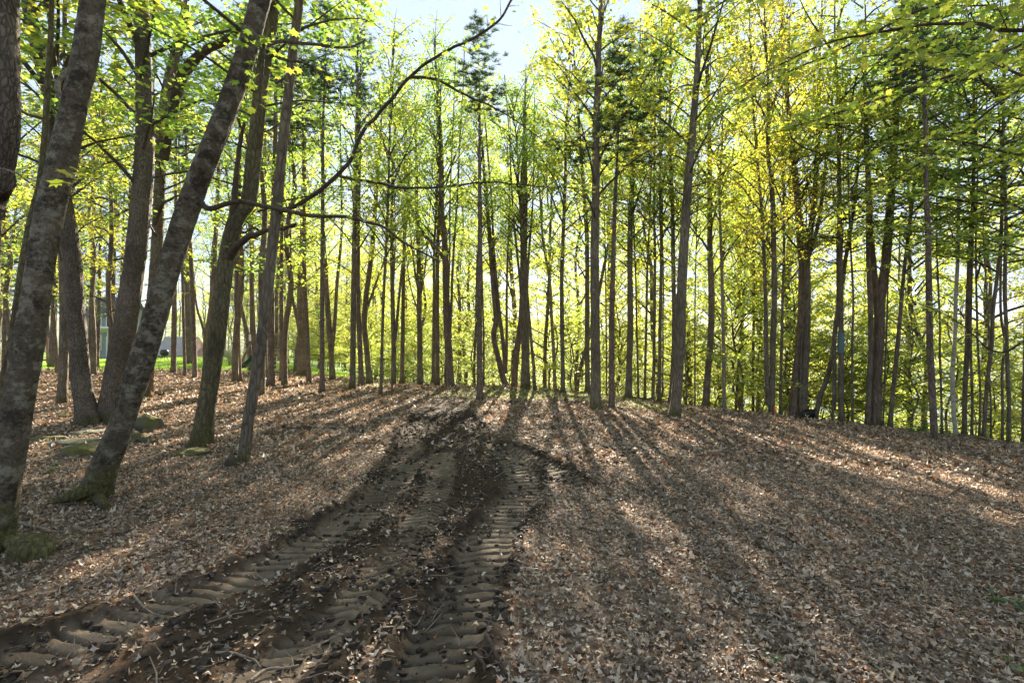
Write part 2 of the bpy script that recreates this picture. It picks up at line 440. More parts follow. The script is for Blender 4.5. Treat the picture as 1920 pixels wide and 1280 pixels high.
def ground_mat():
    m, t, b = mat("forest_floor")
    v = coords(t)
    wv = noise(t, v, 9, 3, .5, "Color"); vv = mix(t, .035, v, wv)
    def cells(s):
        n = N(t, "ShaderNodeTexVoronoi", Scale=s); t.links.new(vv, n.inputs["Vector"]); return n
    c1 = cells(15); c2 = cells(31)
    sp = t.nodes.new("ShaderNodeSeparateColor"); t.links.new(c1.outputs["Color"], sp.inputs[0])
    sp2 = t.nodes.new("ShaderNodeSeparateColor"); t.links.new(c2.outputs["Color"], sp2.inputs[0])
    st = [(0, (.040, .025, .016)), (.3, (.11, .072, .045)), (.6, (.20, .14, .095)), (.85, (.32, .24, .175)), (1, (.26, .13, .06))]
    lit = mix(t, .45, ramp(t, sp.outputs[0], st), ramp(t, sp2.outputs[0], st))
    lit = mix(t, ramp(t, noise(t, v, .8, 4, .6), [(.4, (0, 0, 0)), (.7, (.4, .4, .4))]), lit, (.085, .055, .038))
    mudc = mix(t, noise(t, v, 3.5, 6, .65), (.022, .014, .008), (.065, .043, .026))
    mudc = mix(t, attr(t, "press"), mudc, mix(t, noise(t, v, 7, 5, .6), (.115, .086, .058), (.21, .162, .114)))
    col = mix(t, attr(t, "mud"), lit, mudc)
    mo = mix(t, noise(t, v, 6, 5, .6), (.10, .11, .025), (.22, .22, .055))
    col = mix(t, attr(t, "moss"), col, mo)
    gr = mix(t, noise(t, v, 1.3, 6, .65), (.07, .14, .016), (.20, .31, .04))
    col = mix(t, attr(t, "lawn"), col, gr)
    ug = mix(t, noise(t, v, .9, 5, .7), (.06, .045, .03), (.10, .15, .02))
    col = mix(t, attr(t, "slope"), col, ug)
    t.links.new(col, b.inputs["Base Color"])
    rr = mix(t, attr(t, "press"), (.95, .95, .95), (.82, .82, .82)); t.links.new(rr, b.inputs["Roughness"])
    b.inputs["Specular IOR Level"].default_value = .12
    hgt = mth(t, 'ADD', mth(t, 'MULTIPLY', sp.outputs[1], .6), noise(t, v, 60, 4, .7))
    bump(t, b, mth(t, 'ADD', hgt, mth(t, 'MULTIPLY', mth(t, 'MULTIPLY', noise(t, v, 26, 6, .8), attr(t, "press")), 1.2)), .6, .02)
    return m
ground = mb.build("ground", ground_mat())
setp(ground, kind="structure")
me = ground.data
for nm_, arr in (("mud", MUD), ("press", PR), ("moss", mossm(GX, GY) * (1 - MUD)), ("lawn", lawnm(GX, GY)),
                 ("slope", sst(1.5, 6, GY - crest(GX)) * (1 - lawnm(GX, GY)))):
    a = me.attributes.new(nm_, 'FLOAT', 'POINT'); a.data.foreach_set("value", np.clip(arr, 0, 1).astype(np.float32).ravel())

# lake and the far shore
mb = MB()
lx = np.linspace(-160, 420, 30); ly = np.linspace(58, 330, 20); LX, LY = np.meshgrid(lx, ly)
ii = (np.arange(19)[:, None] * 30 + np.arange(29)[None])
mb.add(np.stack([LX, LY, LX * 0 - 13.2], -1), np.stack([ii, ii + 1, ii + 31, ii + 30], -1).reshape(-1, 4))
m, t, b = mat("lake_water"); b.inputs["Base Color"].default_value = (.10, .14, .17, 1); b.inputs["Roughness"].default_value = .12
bump(t, b, noise(t, coords(t, (1, 3, 1)), 1.2, 4), .25, .1)
setp(mb.build("lake", m), kind="structure")
mb = MB()
hx = np.linspace(-700, 900, 260); hy = np.linspace(185, 900, 90); HX, HY = np.meshgrid(hx, hy)
HZ = -15 + (34 + 16 * fbm(HX * .006, HY * .006, 0, 3, 60)) * sst(230, 480, HY + 50 * fbm(HX * .01, 0 * HX, 0, 3, 61)) + 2.6 * vn(HX * .22, HY * .22, 0, 62) * sst(240, 270, HY)
ii = (np.arange(89)[:, None] * 260 + np.arange(259)[None])
mb.add(np.stack([HX, HY, HZ], -1), np.stack([ii, ii + 1, ii + 261, ii + 260], -1).reshape(-1, 4))
m, t, b = mat("wooded_hill"); v = coords(t)
t.links.new(mix(t, noise(t, v, .16, 6, .7), (.07, .11, .05), (.20, .25, .13)), b.inputs["Base Color"]); b.inputs["Roughness"].default_value = 1
bump(t, b, noise(t, v, .3, 5, .7), 1, 2)
setp(mb.build("hills", m), kind="structure")

# ------------------------------------------------------------------ leaf litter (stuff)
def litter(n, x0, x1, y0, y1, size, keep=1.0):
    x = rng.uniform(x0, x1, n); y = rng.uniform(y0, y1, n); return x, y, np.full(n, size)
zones = [(120000, -7, 7, 1.2, 7, .041), (110000, -7, 7, 1.2, 7, .022), (100000, -13, 13, 7, 13, .060), (60000, -22, 19, 13, 19.5, .085), (42000, -34, 2, 19.5, 31, .11), (7000, -12, -6, 1, 7, .065), (9000, 7, 14, 1, 7, .065), (8000, 13, 24, 4, 12, .08)]
mb = MB()
US = {0: ([0, .22, .40, .58, .80, 1.0], [.10, .74, .42, .95, .34, .03]), 1: ([0, .33, .70, 1.0], [.18, .95, .80, .04]), 2: ([0, .5, 1.0], [.3, .9, .1])}
for zi, zz in enumerate(zones):
    x, y, s = litter(*zz); n = len(x)
    dz, mu, pr = track(x, y); far_ = (np.abs(x) > 9) | (y > 22); dz[far_] = 0; mu[far_] = 0
    prob = (1 - mu) ** 1.6 * .97 + np.where(s < .04, .20, .045) * (1 - .7 * pr)
    prob *= .5 + .5 * sst(-.35, .1, fbm(x * .8, y * .8, 3, 4, 91)); prob *= 1 - .93 * lawnm(x, y); prob *= 1 - .62 * mossm(x, y); prob *= 1 - sst(1, 5, y - crest(x))
    k = rng.uniform(0, 1, n) < prob; x, y, s, dz = x[k], y[k], s[k], dz[k]; n = len(x)
    us, wd_ = US[0 if zi == 0 else (2 if zz[5] < .04 else 1)]
    pile = .5 + .5 * fbm(x * 1.1, y * 1.1, 0, 3, 90)
    z = h0(x, y) + dz + rng.uniform(.002, .034, n) * (.35 + pile)
    nrm, d, b2 = frames(n, .36, rng); S = s * rng.uniform(.5, 1.4, n)
    asp = rng.uniform(.4, 1.05, n); cu = rng.normal(.15, .6, n); cv = rng.normal(.2, .75, n); T_ = []
    for q in range(len(us)):
        mo_ = rng.normal(0, .05, n)
        for side in (-1, 0, 1):
            jag = rng.uniform(.4, 1.35, n) if side else 0
            vv = side * .5 * wd_[q] * asp * jag + mo_
            uu = us[q] - .5 + (rng.uniform(-.12, .12, n) if side else np.zeros(n))
            hh = cu * (uu * 2) ** 2 * .35 + cv * (vv * 2) ** 2 * .6 + rng.normal(0, .035, n)
            T_.append(uu[:, None] * d + vv[:, None] * b2 + hh[:, None] * nrm)
    V = np.stack([x, y, z], -1)[:, None] + np.stack(T_, 1) * S[:, None, None]
    m_ = len(us) * 3; base = np.arange(n)[:, None] * m_; rv = rng.uniform(0, 1, n)
    Fq = np.concatenate([base + np.array([[a * 3 + c, a * 3 + c + 1, a * 3 + c + 4, a * 3 + c + 3]]) for a in range(len(us) - 1) for c in range(2)])
    mb.add(V, Fq, 0, np.concatenate([rv] * (2 * (len(us) - 1))))
M_LIT = leafmat("dead_leaf", [(0, (.075, .048, .028)), (.3, (.20, .134, .082)), (.55, (.34, .25, .170)), (.78, (.48, .375, .27)), (.94, (.62, .51, .39)), (.965, (.33, .17, .07)), (1, (.40, .14, .04))], trans=.22, gloss=.05, rough=.55, tint=False, boost=(1.15, 1, .85))
lo = mb.build("leaf_litter", M_LIT)
setp(lo, "dry tan and brown fallen leaves covering the forest floor", "leaf litter", kind="stuff")

# mud crumbs thrown up along the ruts (stuff)
n = 70000
x = rng.uniform(-5.5, 1.6, n); y = 1.5 + 10 * rng.uniform(0, 1, n) ** 1.3
dz, mu, pr = track(x, y)
k = rng.uniform(0, 1, n) < mu * (1 - pr * .88) * (.25 + .75 * sst(-.2, .4, fbm(x * 2, y * 2, 0, 3, 33)))
x, y, dz = x[k], y[k], dz[k]; n = len(x)
ico = []
ph = (1 + 5 ** .5) / 2
IV = np.array([[-1, ph, 0], [1, ph, 0], [-1, -ph, 0], [1, -ph, 0], [0, -1, ph], [0, 1, ph], [0, -1, -ph], [0, 1, -ph], [ph, 0, -1], [ph, 0, 1], [-ph, 0, -1], [-ph, 0, 1]]) / 1.9
IF = [[0, 11, 5], [0, 5, 1], [0, 1, 7], [0, 7, 10], [0, 10, 11], [1, 5, 9], [5, 11, 4], [11, 10, 2], [10, 7, 6], [7, 1, 8], [3, 9, 4], [3, 4, 2], [3, 2, 6], [3, 6, 8], [3, 8, 9], [4, 9, 5], [2, 4, 11], [6, 2, 10], [8, 6, 7], [9, 8, 1]]
S = rng.lognormal(-4.75, .6, n).clip(.003, .026)
V = np.stack([x, y, h0(x, y) + dz + S * .3], -1)[:, None] + IV[None] * S[:, None, None] * rng.uniform(.35, 1.6, (n, 12, 1)) * np.array([1.2, 1.1, .8])
Fq = (np.arange(n)[:, None, None] * 12 + np.array(IF)[None]).reshape(-1, 3)
mb = MB(); mb.add(V, Fq)
M_MUD = plain("mud_crumb", (.042, .027, .015), .85, .35, 30)
setp(mb.build("mud_clods", M_MUD, smooth=False), "dark crumbs of churned mud along the wheel ruts", "mud", kind="stuff")

# fine twiglets and leaf stalks in the litter (stuff)
mb = MB(); n = 7600
x = rng.uniform(-11, 11, n); y = 1.6 + 15 * rng.uniform(0, 1, n) ** 1.3; a = rng.uniform(0, math.pi, n); L = rng.lognormal(-2.4, .6, n).clip(.03, .7)
dz, mu, pr = track(x, y)
d = np.stack([np.cos(a), np.sin(a), rng.normal(0, .16, n)], -1); sd_ = np.stack([-np.sin(a), np.cos(a), a * 0], -1)
P = np.stack([x, y, h0(x, y) + dz + rng.uniform(.012, .032, n)], -1); w = (L * .012 + .0010)[:, None]
bend = rng.normal(0, .12, n)[:, None] * L[:, None] * sd_
mid = P + d * L[:, None] * .5 + bend; end = P + d * L[:, None]
up = np.array([0, 0, 1.0])
V = np.stack([P - sd_ * w, P + up * w, P + sd_ * w, mid - sd_ * w, mid + up * w, mid + sd_ * w, end - sd_ * w * .5, end + up * w * .5, end + sd_ * w * .5], 1)
Fq = (np.arange(n)[:, None, None] * 9 + np.array([[0, 1, 4, 3], [1, 2, 5, 4], [3, 4, 7, 6], [4, 5, 8, 7]])[None]).reshape(-1, 4)
mb.add(V, Fq)
setp(mb.build("fine_twigs", plain("dry_twig", (.21, .155, .11), .85, .3, 12)), "fine dry twigs and stalks scattered in the leaf litter", "twigs", kind="stuff")

# grass: lawn, sparse blades at the crest (stuff)
M_GRASS = leafmat("grass_blade", [(0, (.10, .19, .02)), (1, (.26, .36, .04))], trans=.5, tint=False)
mb = MB()
def blades(x, y, hmin, hmax, w, lean=.3):
    n = len(x)
    if not n: return
    a = rng.uniform(0, 6.283, n); H = rng.uniform(hmin, hmax, n); l = rng.normal(0, lean, (n, 2)) * H[:, None]
    P = np.stack([x, y, h0(x, y)], -1); s_ = np.stack([np.cos(a), np.sin(a), 0 * a], -1) * w
    mid = P + np.stack([l[:, 0] * .35, l[:, 1] * .35, H * .6], -1); tp = P + np.stack([l[:, 0], l[:, 1], H], -1)
    V = np.stack([P - s_, P + s_, mid + s_ * .7, mid - s_ * .7, tp], 1)
    k = np.arange(n)[:, None] * 5; rv = rng.uniform(0, 1, n)
    mb.add(V, k + np.array([[0, 1, 2, 3]]), 0, rv); mb.F.append((k + np.array([[3, 2, 4]]) + mb.n - n * 5, 0, rv))
x = rng.uniform(-34, -5, 60000); y = rng.uniform(21, 46, 60000); k = rng.uniform(0, 1, 60000) < lawnm(x, y); blades(x[k], y[k], .05, .13, .008)
x = rng.uniform(-8, 7, 26000); y = rng.uniform(11, 22, 26000); k = rng.uniform(0, 1, 26000) < mossm(x, y) * .8; blades(x[k], y[k], .02, .07, .004)
setp(mb.build("grass", M_GRASS), "short green grass of the lawn and thin tufts on the crest", "grass", kind="stuff")

# low leafy ground cover beyond the crest (stuff)
mb = MB(); n = 60000
x = rng.uniform(-30, 60, n); s0 = rng.uniform(0, 1, n) ** 1.6 * 45 - .2; y = crest(x) + s0
k = (fbm(x * .5, y * .5, 0, 3, 70) > -.25) & (lawnm(x, y) < .3); x, y = x[k], y[k]
P = np.stack([x, y, h0(x, y) + rng.uniform(.03, 1.1, len(x)) * rng.uniform(.3, 1, len(x))], -1)
leaves(mb, P, .10, rng, DIAMOND, .5)
setp(mb.build("ground_cover", M_LEAF), "low leafy undergrowth on the slope behind the crest", "undergrowth", kind="stuff")
# ------------------------------------------------------------------ tree kit
def sph(az, el): return np.array([math.cos(el) * math.sin(az), math.cos(el) * math.cos(az), math.sin(el)])
def bough(rg, p0, az, el, L, bend, n=6, wob=.06):
    """a limb that starts at p0; elevation changes by bend along it"""
    pts = [np.array(p0, float)]
    for i in range(n):
        e = el + bend * (i / n); az += rg.normal(0, wob * 1.4)
        pts.append(pts[-1] + sph(az, e + rg.normal(0, wob)) * L / n)
    return np.array(pts)
def twigs(wood, lp, rg, path, L, s0=.2, every=.22, flat=.25, sides=3, dens=1.0, leafstep=.11, r=.005, spread=(35, 75), ll=None):
    """side twigs along a path, alternate left and right; leaf positions go to lp"""
    seg = np.diff(path, axis=0); sl = np.linalg.norm(seg, axis=1); S = np.concatenate([[0], np.cumsum(sl)]); tot = S[-1]
    s = s0 * tot; side = 1
    while s < tot:
        i = min(np.searchsorted(S, s) - 1, len(seg) - 1); i = max(i, 0)
        f = (s - S[i]) / sl[i]; p = path[i] + seg[i] * f; dirv = seg[i] / sl[i]
        az = math.atan2(dirv[0], dirv[1]) + side * R(rg.uniform(*spread)); el = math.asin(np.clip(dirv[2], -1, 1)) * .5 + rg.normal(.05, flat)
        tl = L * (1 - .6 * s / tot) * rg.uniform(.6, 1.2)
        q = bough(rg, p, az, el, tl, -.25, 3, .1)
        tube(wood, q, np.linspace(r, r * .35, len(q)), sides, 1, cap=False)
        m = max(1, int(tl / leafstep * dens))
        t_ = rg.uniform(.15, 1.05, m); idx = np.clip((t_ * 3).astype(int), 0, 2)
        lp.append(q[idx] + (q[idx + 1] - q[idx]) * (t_ * 3 - idx)[:, None])
        side = -side; s += every * rg.uniform(.6, 1.4)
def scatter(lp, rg, per, sx, sz):
    P = np.concatenate(lp); P = np.repeat(P, per, 0)
    return P + rg.normal(0, 1, P.shape) * np.array([sx, sx, sz])

def crown_maple(seed, H=8.0, RR=1.9, nb=30, per=6, leaf=.089, el=(35, 60), every=.30, layered=False, tmpl=DIAMOND, prof=None, name="crown", lpm=1.0):
    rg = np.random.default_rng(seed); mb = MB(); lp = []
    for i in range(nb):
        t = (i + rg.uniform(.2, .8)) / nb
        z0 = H * t * .96; az = i * 2.4 + rg.normal(0, .5)
        pf = (.62 + .8 * t if t < .4 else .62 * ((1 - t) / .6) ** .6 + .32) if prof is None else prof(t)
        L = RR * pf * rg.uniform(.6, 1.35)
        e = R(rg.uniform(*el) + 18 * t); bd = R(-25 if not layered else -12)
        q = bough(rg, (0, 0, z0), az, e, L * 1.25, bd, 6, .09)
        tube(mb, q, np.linspace(.008 + .011 * L, .003, 7), 4, 1, cap=False)
        twigs(mb, lp, rg, q, .5 * L + .12, .3, every, .12 if layered else .3, dens=1.0 * lpm, r=.0035)
    P = scatter(lp, rg, per, .10, .035 if layered else .075)
    leaves(mb, P, leaf, rg, tmpl,   .58 if layered else .68)
    return mb.build(name, [M_LEAF, M_TWIG], mesh_only=True)

def crown_pine(seed, H=10.0, live=.6, RR=1.3, dead=40, nb=60, tuft=26, name="crown", droop=-.1):
    rg = np.random.default_rng(seed); mb = MB(); lp = []
    for i in range(dead):
        z0 = H * live * rg.uniform(.02, 1.05); L = rg.uniform(.2, 1.0)
        q = bough(rg, (0, 0, z0), rg.uniform(0, 6.28), R(rg.uniform(-8, 25)), L, -.2, 4, .12)
        tube(mb, q, np.linspace(.010, .003, 5), 3, 1, cap=False)
        if L > .5: twigs(mb, [], rg, q, .25, .4, .2, .3, r=.003)
    for i in range(nb):
        t = (i + .5) / nb; z0 = H * (live + (1 - live) * t); L = RR * (1 - t * .85) ** .8 * rg.choice([.35, .7, .9, 1.25]) * rg.uniform(.8, 1.15)
        q = bough(rg, (0, 0, z0), i * 2.4 + rg.normal(0, .3), R(5 + 30 * t) + droop, L, .25, 5, .08)
        tube(mb, q, np.linspace(.012, .004, 6), 3, 1, cap=False)
        twigs(mb, lp, rg, q, .38 * L + .1, .2, .16, .15, leafstep=.09, r=.003)
    C = np.concatenate(lp); C = np.repeat(C, tuft, 0); n = len(C)
    d = rg.normal(0, 1, (n, 3)); d[:, 2] = np.abs(d[:, 2]) * .6 + .1; d /= np.linalg.norm(d, axis=1)[:, None]
    s_ = np.cross(d, rg.normal(0, 1, (n, 3))); s_ /= np.linalg.norm(s_, axis=1)[:, None]
    ln = rg.uniform(.08, .15, n)[:, None]
    V = np.stack([C - s_ * .006, C + s_ * .006, C + d * ln + s_ * .004, C + d * ln - s_ * .004], 1)
    mb.add(V, np.arange(n * 4).reshape(-1, 4), 0, rg.uniform(0, 1, n))
    return mb.build(name, [M_NEED, M_TWIG], mesh_only=True)

CM = [crown_maple(100 + k, RR=r_, nb=n_, el=e_, per=p_) for k, (r_, n_, e_, p_) in enumerate([(2.3, 30, (22, 55), 6), (2.6, 28, (32, 60), 6), (2.0, 32, (20, 50), 6), (2.5, 24, (28, 55), 8), (2.2, 28, (35, 62), 6)])]
CW = [crown_maple(150 + k, RR=2.6, nb=32, el=(15, 50), per=6, leaf=.10) for k in range(3)]      # fuller crowns for the woods behind
CL = [crown_maple(200 + k, RR=2.6, nb=22, el=(5, 30), per=5, layered=True, every=.26) for k in range(4)]      # horizontal layers
CS = [crown_maple(300 + k, H=4.2, RR=1.7, nb=24, el=(5, 35), per=9, layered=True, every=.22, leaf=.085, prof=lambda t: 1.05 - .75 * t) for k in range(5)]   # saplings
CP = [crown_pine(400, live=.62), crown_pine(401, live=.55, RR=1.5), crown_pine(402, live=.68, RR=1.2)]
CF = [crown_pine(410, H=11, live=.18, RR=2.6, dead=10, nb=70, tuft=16), crown_pine(411, H=11, live=.3, RR=2.2, dead=16, nb=60, tuft=16)]   # bushy white pines

def put_crown(me, parent, loc, scale, rot, col):
    o = bpy.data.objects.new("crown", me); link(o, parent)
    o.location = loc; o.scale = scale if hasattr(scale, '__len__') else (scale,) * 3; o.rotation_euler = rot; o.color = col
    return o
def lean_rot(d, spin):
    from mathutils import Vector, Quaternion
    v = Vector(d).normalized()
    return (Vector((0, 0, 1)).rotation_difference(v) @ Quaternion((0, 0, 1), spin)).to_euler()
GREEN = (.92, 1.0, .9, 1); DEEP = (.66, .88, .85, 1); YEL = (1.22, 1.10, .85, 1); ORA = (1.3, 1.06, .8, 1); BLU = (.85, 1.0, 1.3, 1)

def stem_path(pts, D, base, H, rg, drift=.0):
    """pixel points -> world points in the plane at depth D, base at ground, extended up to height H above base"""
    P = [np.array(base)]
    for (x, y) in pts[1:]:
        P.append(np.array([(x - 960) / F * D, D, CAMH + (640 - y) / F * D]))
    P = np.array(P)
    top = base[2] + H
    if P[-1][2] < top - .3:
        d = P[-1] - P[max(-3, -len(P))]; d = d / np.linalg.norm(d); d = d * .8 + np.array([0, 0, .25]); d /= d[2]
        n = max(2, int((top - P[-1][2]) / 1.6)); st = (top - P[-1][2]) / n
        for i in range(n):
            w = np.array([rg.normal(0, .04), rg.normal(0, .06), 0])
            P = np.vstack([P, P[-1] + d * st + w])
    if drift: P[1:, 1] += np.linspace(0, drift, len(P) - 1)
    return P
def at_h(C, z):
    k = int(np.argmin(np.abs(C[:, 2] - z))); return C[k]

def tree(kind, label, w, pts, H=13, c0=4.4, col=None, forks=(), bark_=None, D=None, crown=None, group=None, seed=None, sides=10, name=None, flare=.7, csc=1.12, gap=.4, disp=.085, nocrown=False, cname=None):
    """w: trunk width in photograph pixels at eye height; pts: pixel path from the base up"""
    if kind == 'maple' and 770 < pts[0][0] < 1050: H += 1.4
    seed = seed if seed is not None else int(abs(pts[0][0]) * 7 + pts[0][1])
    rg = np.random.default_rng(seed)
    X, Y, Z = ground_hit(*pts[0])
    if D is not None:
        Y = D; X = (pts[0][0] - 960) / F * D; Z = float(h0(X, Y))
    base = (X, Y, Z - .06)
    nm = name or {'pine': 'pine_tree', 'maple': 'maple_tree', 'birch': 'birch_tree', 'lay': 'beech_tree'}[kind]
    root = empty(nm, (X, Y, Z), label, 'tree', group)
    P = stem_path(pts, Y, base, H, rg)
    C = cr(P, 4 if sides <= 12 else 14)
    r0 = w / F * Y / 2 / math.sqrt(1 + (X / Y) ** 2)      # a round trunk looks wider off the axis
    hh = (C[:, 2] - Z) / max(.1, P[-1][2] - Z)
    rad = np.maximum(r0 * (1.06 - .42 * hh - .58 * np.clip(hh, 0, 1) ** 3), .012)
    mb = MB(); tube(mb, C, rad, sides, 0, disp, flare, seed % 97)
    if kind != 'birch' or True:
        pass
    bk = bark_ or {'pine': M_BARKP, 'maple': M_BARKM, 'birch': M_BIRCH, 'lay': M_BARKM}[kind]
    stems = [(C, Z)]
    for (fw, fp) in forks:
        q = np.array([[(x - 960) / F * Y, Y + .0, CAMH + (640 - y) / F * Y] for x, y in fp])
        q = stem_path([(0, 0)] * 1, Y, q[0], .1, rg) if len(q) < 2 else q
        d = q[-1] - q[-2]; d /= np.linalg.norm(d); d = d * .7 + np.array([0, rg.normal(0, .05), .4]); d /= max(d[2], .3)
        top = Z + H * rg.uniform(.82, 1.0); n = max(1, int((top - q[-1][2]) / 1.6))
        stp = (top - q[-1][2]) / n
        for i in range(n if stp > 0 else 0): q = np.vstack([q, q[-1] + d * stp + np.array([rg.normal(0, .05), rg.normal(0, .05), 0])])
        Cq = cr(q, 4); t_ = np.linspace(0, 1, len(Cq)); tube(mb, Cq, np.maximum(fw / F * Y / 2 * (1 - .75 * t_), .01), max(7, sides - 2), 0, disp, 0, seed % 97 + 3)
        stems.append((Cq, Z))
    mb.build("trunk", bk, root, (X, Y, Z))
    if nocrown: return root, C, (X, Y, Z)
    for k, (C_, _) in enumerate(stems):
        if k and (rg.uniform() < .55 or k > 1): continue
        zt = C_[-1][2]; zb = max(Z + c0 + (rg.uniform(-.3, .8) if k else 0), C_[0][2] + gap)
        if zt - zb < 1: continue
        a = at_h(C_, zb); d = C_[-1] - a
        pool = crown or {'pine': CP, 'maple': CM, 'birch': CM, 'lay': CL}[kind]
        me = pool[int(rg.integers(len(pool)))]
        base_h = 10.0 if pool is CP else (11.0 if pool is CF else (4.2 if pool is CS else 8.0))
        sz = np.linalg.norm(d) / base_h
        sx = (.55 + .45 * sz) * csc * rg.uniform(.85, 1.1) * (.72 if len(stems) > 1 else 1) * min(1.0, .62 + .035 * w)
        cc = col or [GREEN, GREEN, YEL, DEEP][int(rg.integers(4))]
        if kind == 'pine' and pool is CP: cc = (1, 1, 1, 1)
        v = rg.uniform(.9, 1.12)
        cc = (cc[0] * v, cc[1] * v, cc[2] * v, 1)
        put_crown(me, root, tuple(a - np.array([X, Y, Z])), (sx, sx, sz), lean_rot(d, rg.uniform(0, 6.28)), cc)
    return root, C, (X, Y, Z)
# ------------------------------------------------------------------ the near trees at the left
def px3(x, y, D): return np.array([(x - 960) / F * D, D, CAMH + (640 - y) / F * D])
def limb(root, o, pts, r0, r1, name="branch", bark_=None, leafy=0, seed=0, tl=.5, leaf=.095, per=3, s0=.25, every=.28, col=GREEN, sides=8, disp=.06, tmpl=MAPLE, flat=.2, sx=.09, sz=.05, tilt=.5, own=True):
    """pts: (px, py, depth). A limb as part of a tree, with side twigs and leaves"""
    rg = np.random.default_rng(seed + 5000)
    C = cr(np.array([px3(*p) for p in pts]), 7)
    C = C + np.stack([.012 * fbm(C[:, 2] * 5 + C[:, 0] * 4, 0, seed, 2, 3), 0 * C[:, 0], .040 * fbm(C[:, 0] * 3, C[:, 2] * 3, seed, 3, 4)], -1)
    mb = MB(); tube(mb, C, np.linspace(r0, r1, len(C)), sides, 0, disp, 0, seed)
    lp = []
    if leafy:
        twigs(mb, lp, rg, C, tl, s0, every, flat, dens=leafy, r=.006)
    b = mb.build(name, [bark_ or M_BRANCH, M_TWIG], root, o)
    if lp:
        m2 = MB(); leaves(m2, scatter(lp, rg, per, sx, sz), leaf, rg, tmpl, tilt)
        f = m2.build("foliage", M_LEAF, root, o); f.color = col
    return C

def near(label, w, pts, H, bk, c0, **k):
    return tree('maple', label, w, pts, H=H, bark_=bk, c0=c0, sides=72, flare=k.pop('flare', .75), disp=k.pop('disp', .085), **k)

# far-left trunk with a burl, its foot outside the picture
r_, C_, o_ = tree('maple', 'thick grey trunk with a swollen burl at the left edge of the picture', 96, [(-150, 990), (-120, 760), (-86, 560), (-52, 430), (-16, 330), (0, 250), (2, 120), (2, 0), (4, -140)], H=11, bark_=M_BARKS, D=4.6, c0=5.2, sides=72, disp=.10)
limb(r_, o_, [(-30, 345, 4.6), (-8, 346, 4.5), (8, 340, 4.4), (18, 342, 4.38)], .15, .07, "burl", M_BARKS, seed=3, sides=20, disp=.3)
limb(r_, o_, [(-45, 396, 4.6), (-16, 398, 4.45), (-4, 404, 4.4)], .10, .05, "burl", M_BARKS, seed=4, sides=16, disp=.3)
# big lichened trunk in front
r_, C_, o_ = near('big lichen-blotched trunk rising beside the left edge, closest of the whole trunks', 64, [(-8, 1036), (4, 950), (20, 850), (38, 740), (52, 650), (68, 550), (88, 430), (115, 310), (138, 200), (160, 100), (174, 0), (186, -120)], 11, M_BARKL, 5.3, flare=.6)
limb(r_, o_, [(2, 1000, 3.85), (28, 1024, 3.78), (56, 1046, 3.72), (92, 1060, 3.68)], .05, .02, "root", M_BARKMOSS, seed=8, sides=14, disp=.2)
limb(r_, o_, [(140, 215, 3.9), (108, 170, 4.0), (120, 140, 4.2), (140, 120, 4.5)], .025, .012, "branch", M_BARKL, seed=10)
limb(r_, o_, [(100, 338, 3.7), (128, 338, 3.55), (150, 346, 3.45)], .006, .003, "branch", M_TWIG, leafy=.8, seed=12, tl=.12, per=2, leaf=.085, s0=.4, every=.08, col=YEL, sx=.04)
# stout trunk standing behind it
r_, C_, o_ = near('stout dark trunk behind the big lichened one, bending left as it rises', 38, [(168, 796), (158, 745), (150, 680), (142, 590), (136, 500), (122, 400), (105, 300), (98, 200), (76, 110), (55, 20), (45, -60)], 13, M_BARKS, 4.3, csc=1.6)
limb(r_, o_, [(104, 190, 10.2), (112, 165, 10.1), (122, 130, 10.0), (135, 95, 9.8)], .07, .04, "branch", M_BRANCH, seed=15)
# mossy stem at the edge
r_, C_, o_ = tree('maple', 'thin leaning stem coated in yellow moss, just left of the big lichened trunk', 17, [(0, 790), (6, 720), (22, 640), (36, 540), (52, 440), (74, 345), (84, 250), (90, 150), (96, 40)], H=10, bark_=M_BARKMOSS, D=6.8, c0=6, sides=20, disp=.1)
# straight scaly-barked trunk
r_, C_, o_ = near('straight trunk with rough scaly bark standing just behind the leaning maple', 46, [(203, 792), (212, 740), (222, 680), (236, 600), (254, 480), (268, 340), (272, 240), (269, 120), (266, 0), (264, -120)], 13, M_BARKS, 4.4, disp=.05, csc=1.6)
# tree behind with crotch and broken snag
r_, C_, o_ = near('forked trunk with a broken reddish snag, directly right of the scaly trunk', 27, [(268, 745), (280, 640), (290, 540), (296, 430), (300, 330), (302, 250), (312, 160), (330, 80), (348, 0), (360, -80)], 13, M_BARKM, 4.4, csc=1.5)
limb(r_, o_, [(303, 300, 13.6), (318, 215, 13.5), (334, 165, 13.4), (352, 128, 13.3), (385, 96, 13.1), (420, 78, 12.9), (452, 52, 12.7), (480, 20, 12.4)], .17, .07, "branch", M_BRANCH, seed=21, leafy=.7, s0=.7, tl=.9, leaf=.1)
limb(r_, o_, [(297, 262, 13.2), (306, 215, 13.1), (318, 160, 13.0), (334, 100, 13.0), (346, 50, 13.0), (352, 10, 13.0)], .10, .03, "broken_snag", M_BARKR, seed=22, disp=.3, sides=10)
limb(r_, o_, [(290, 420, 13.6), (305, 385, 13.3), (325, 372, 13.1), (345, 362, 13.0)], .05, .02, "branch", M_BRANCH, seed=23)
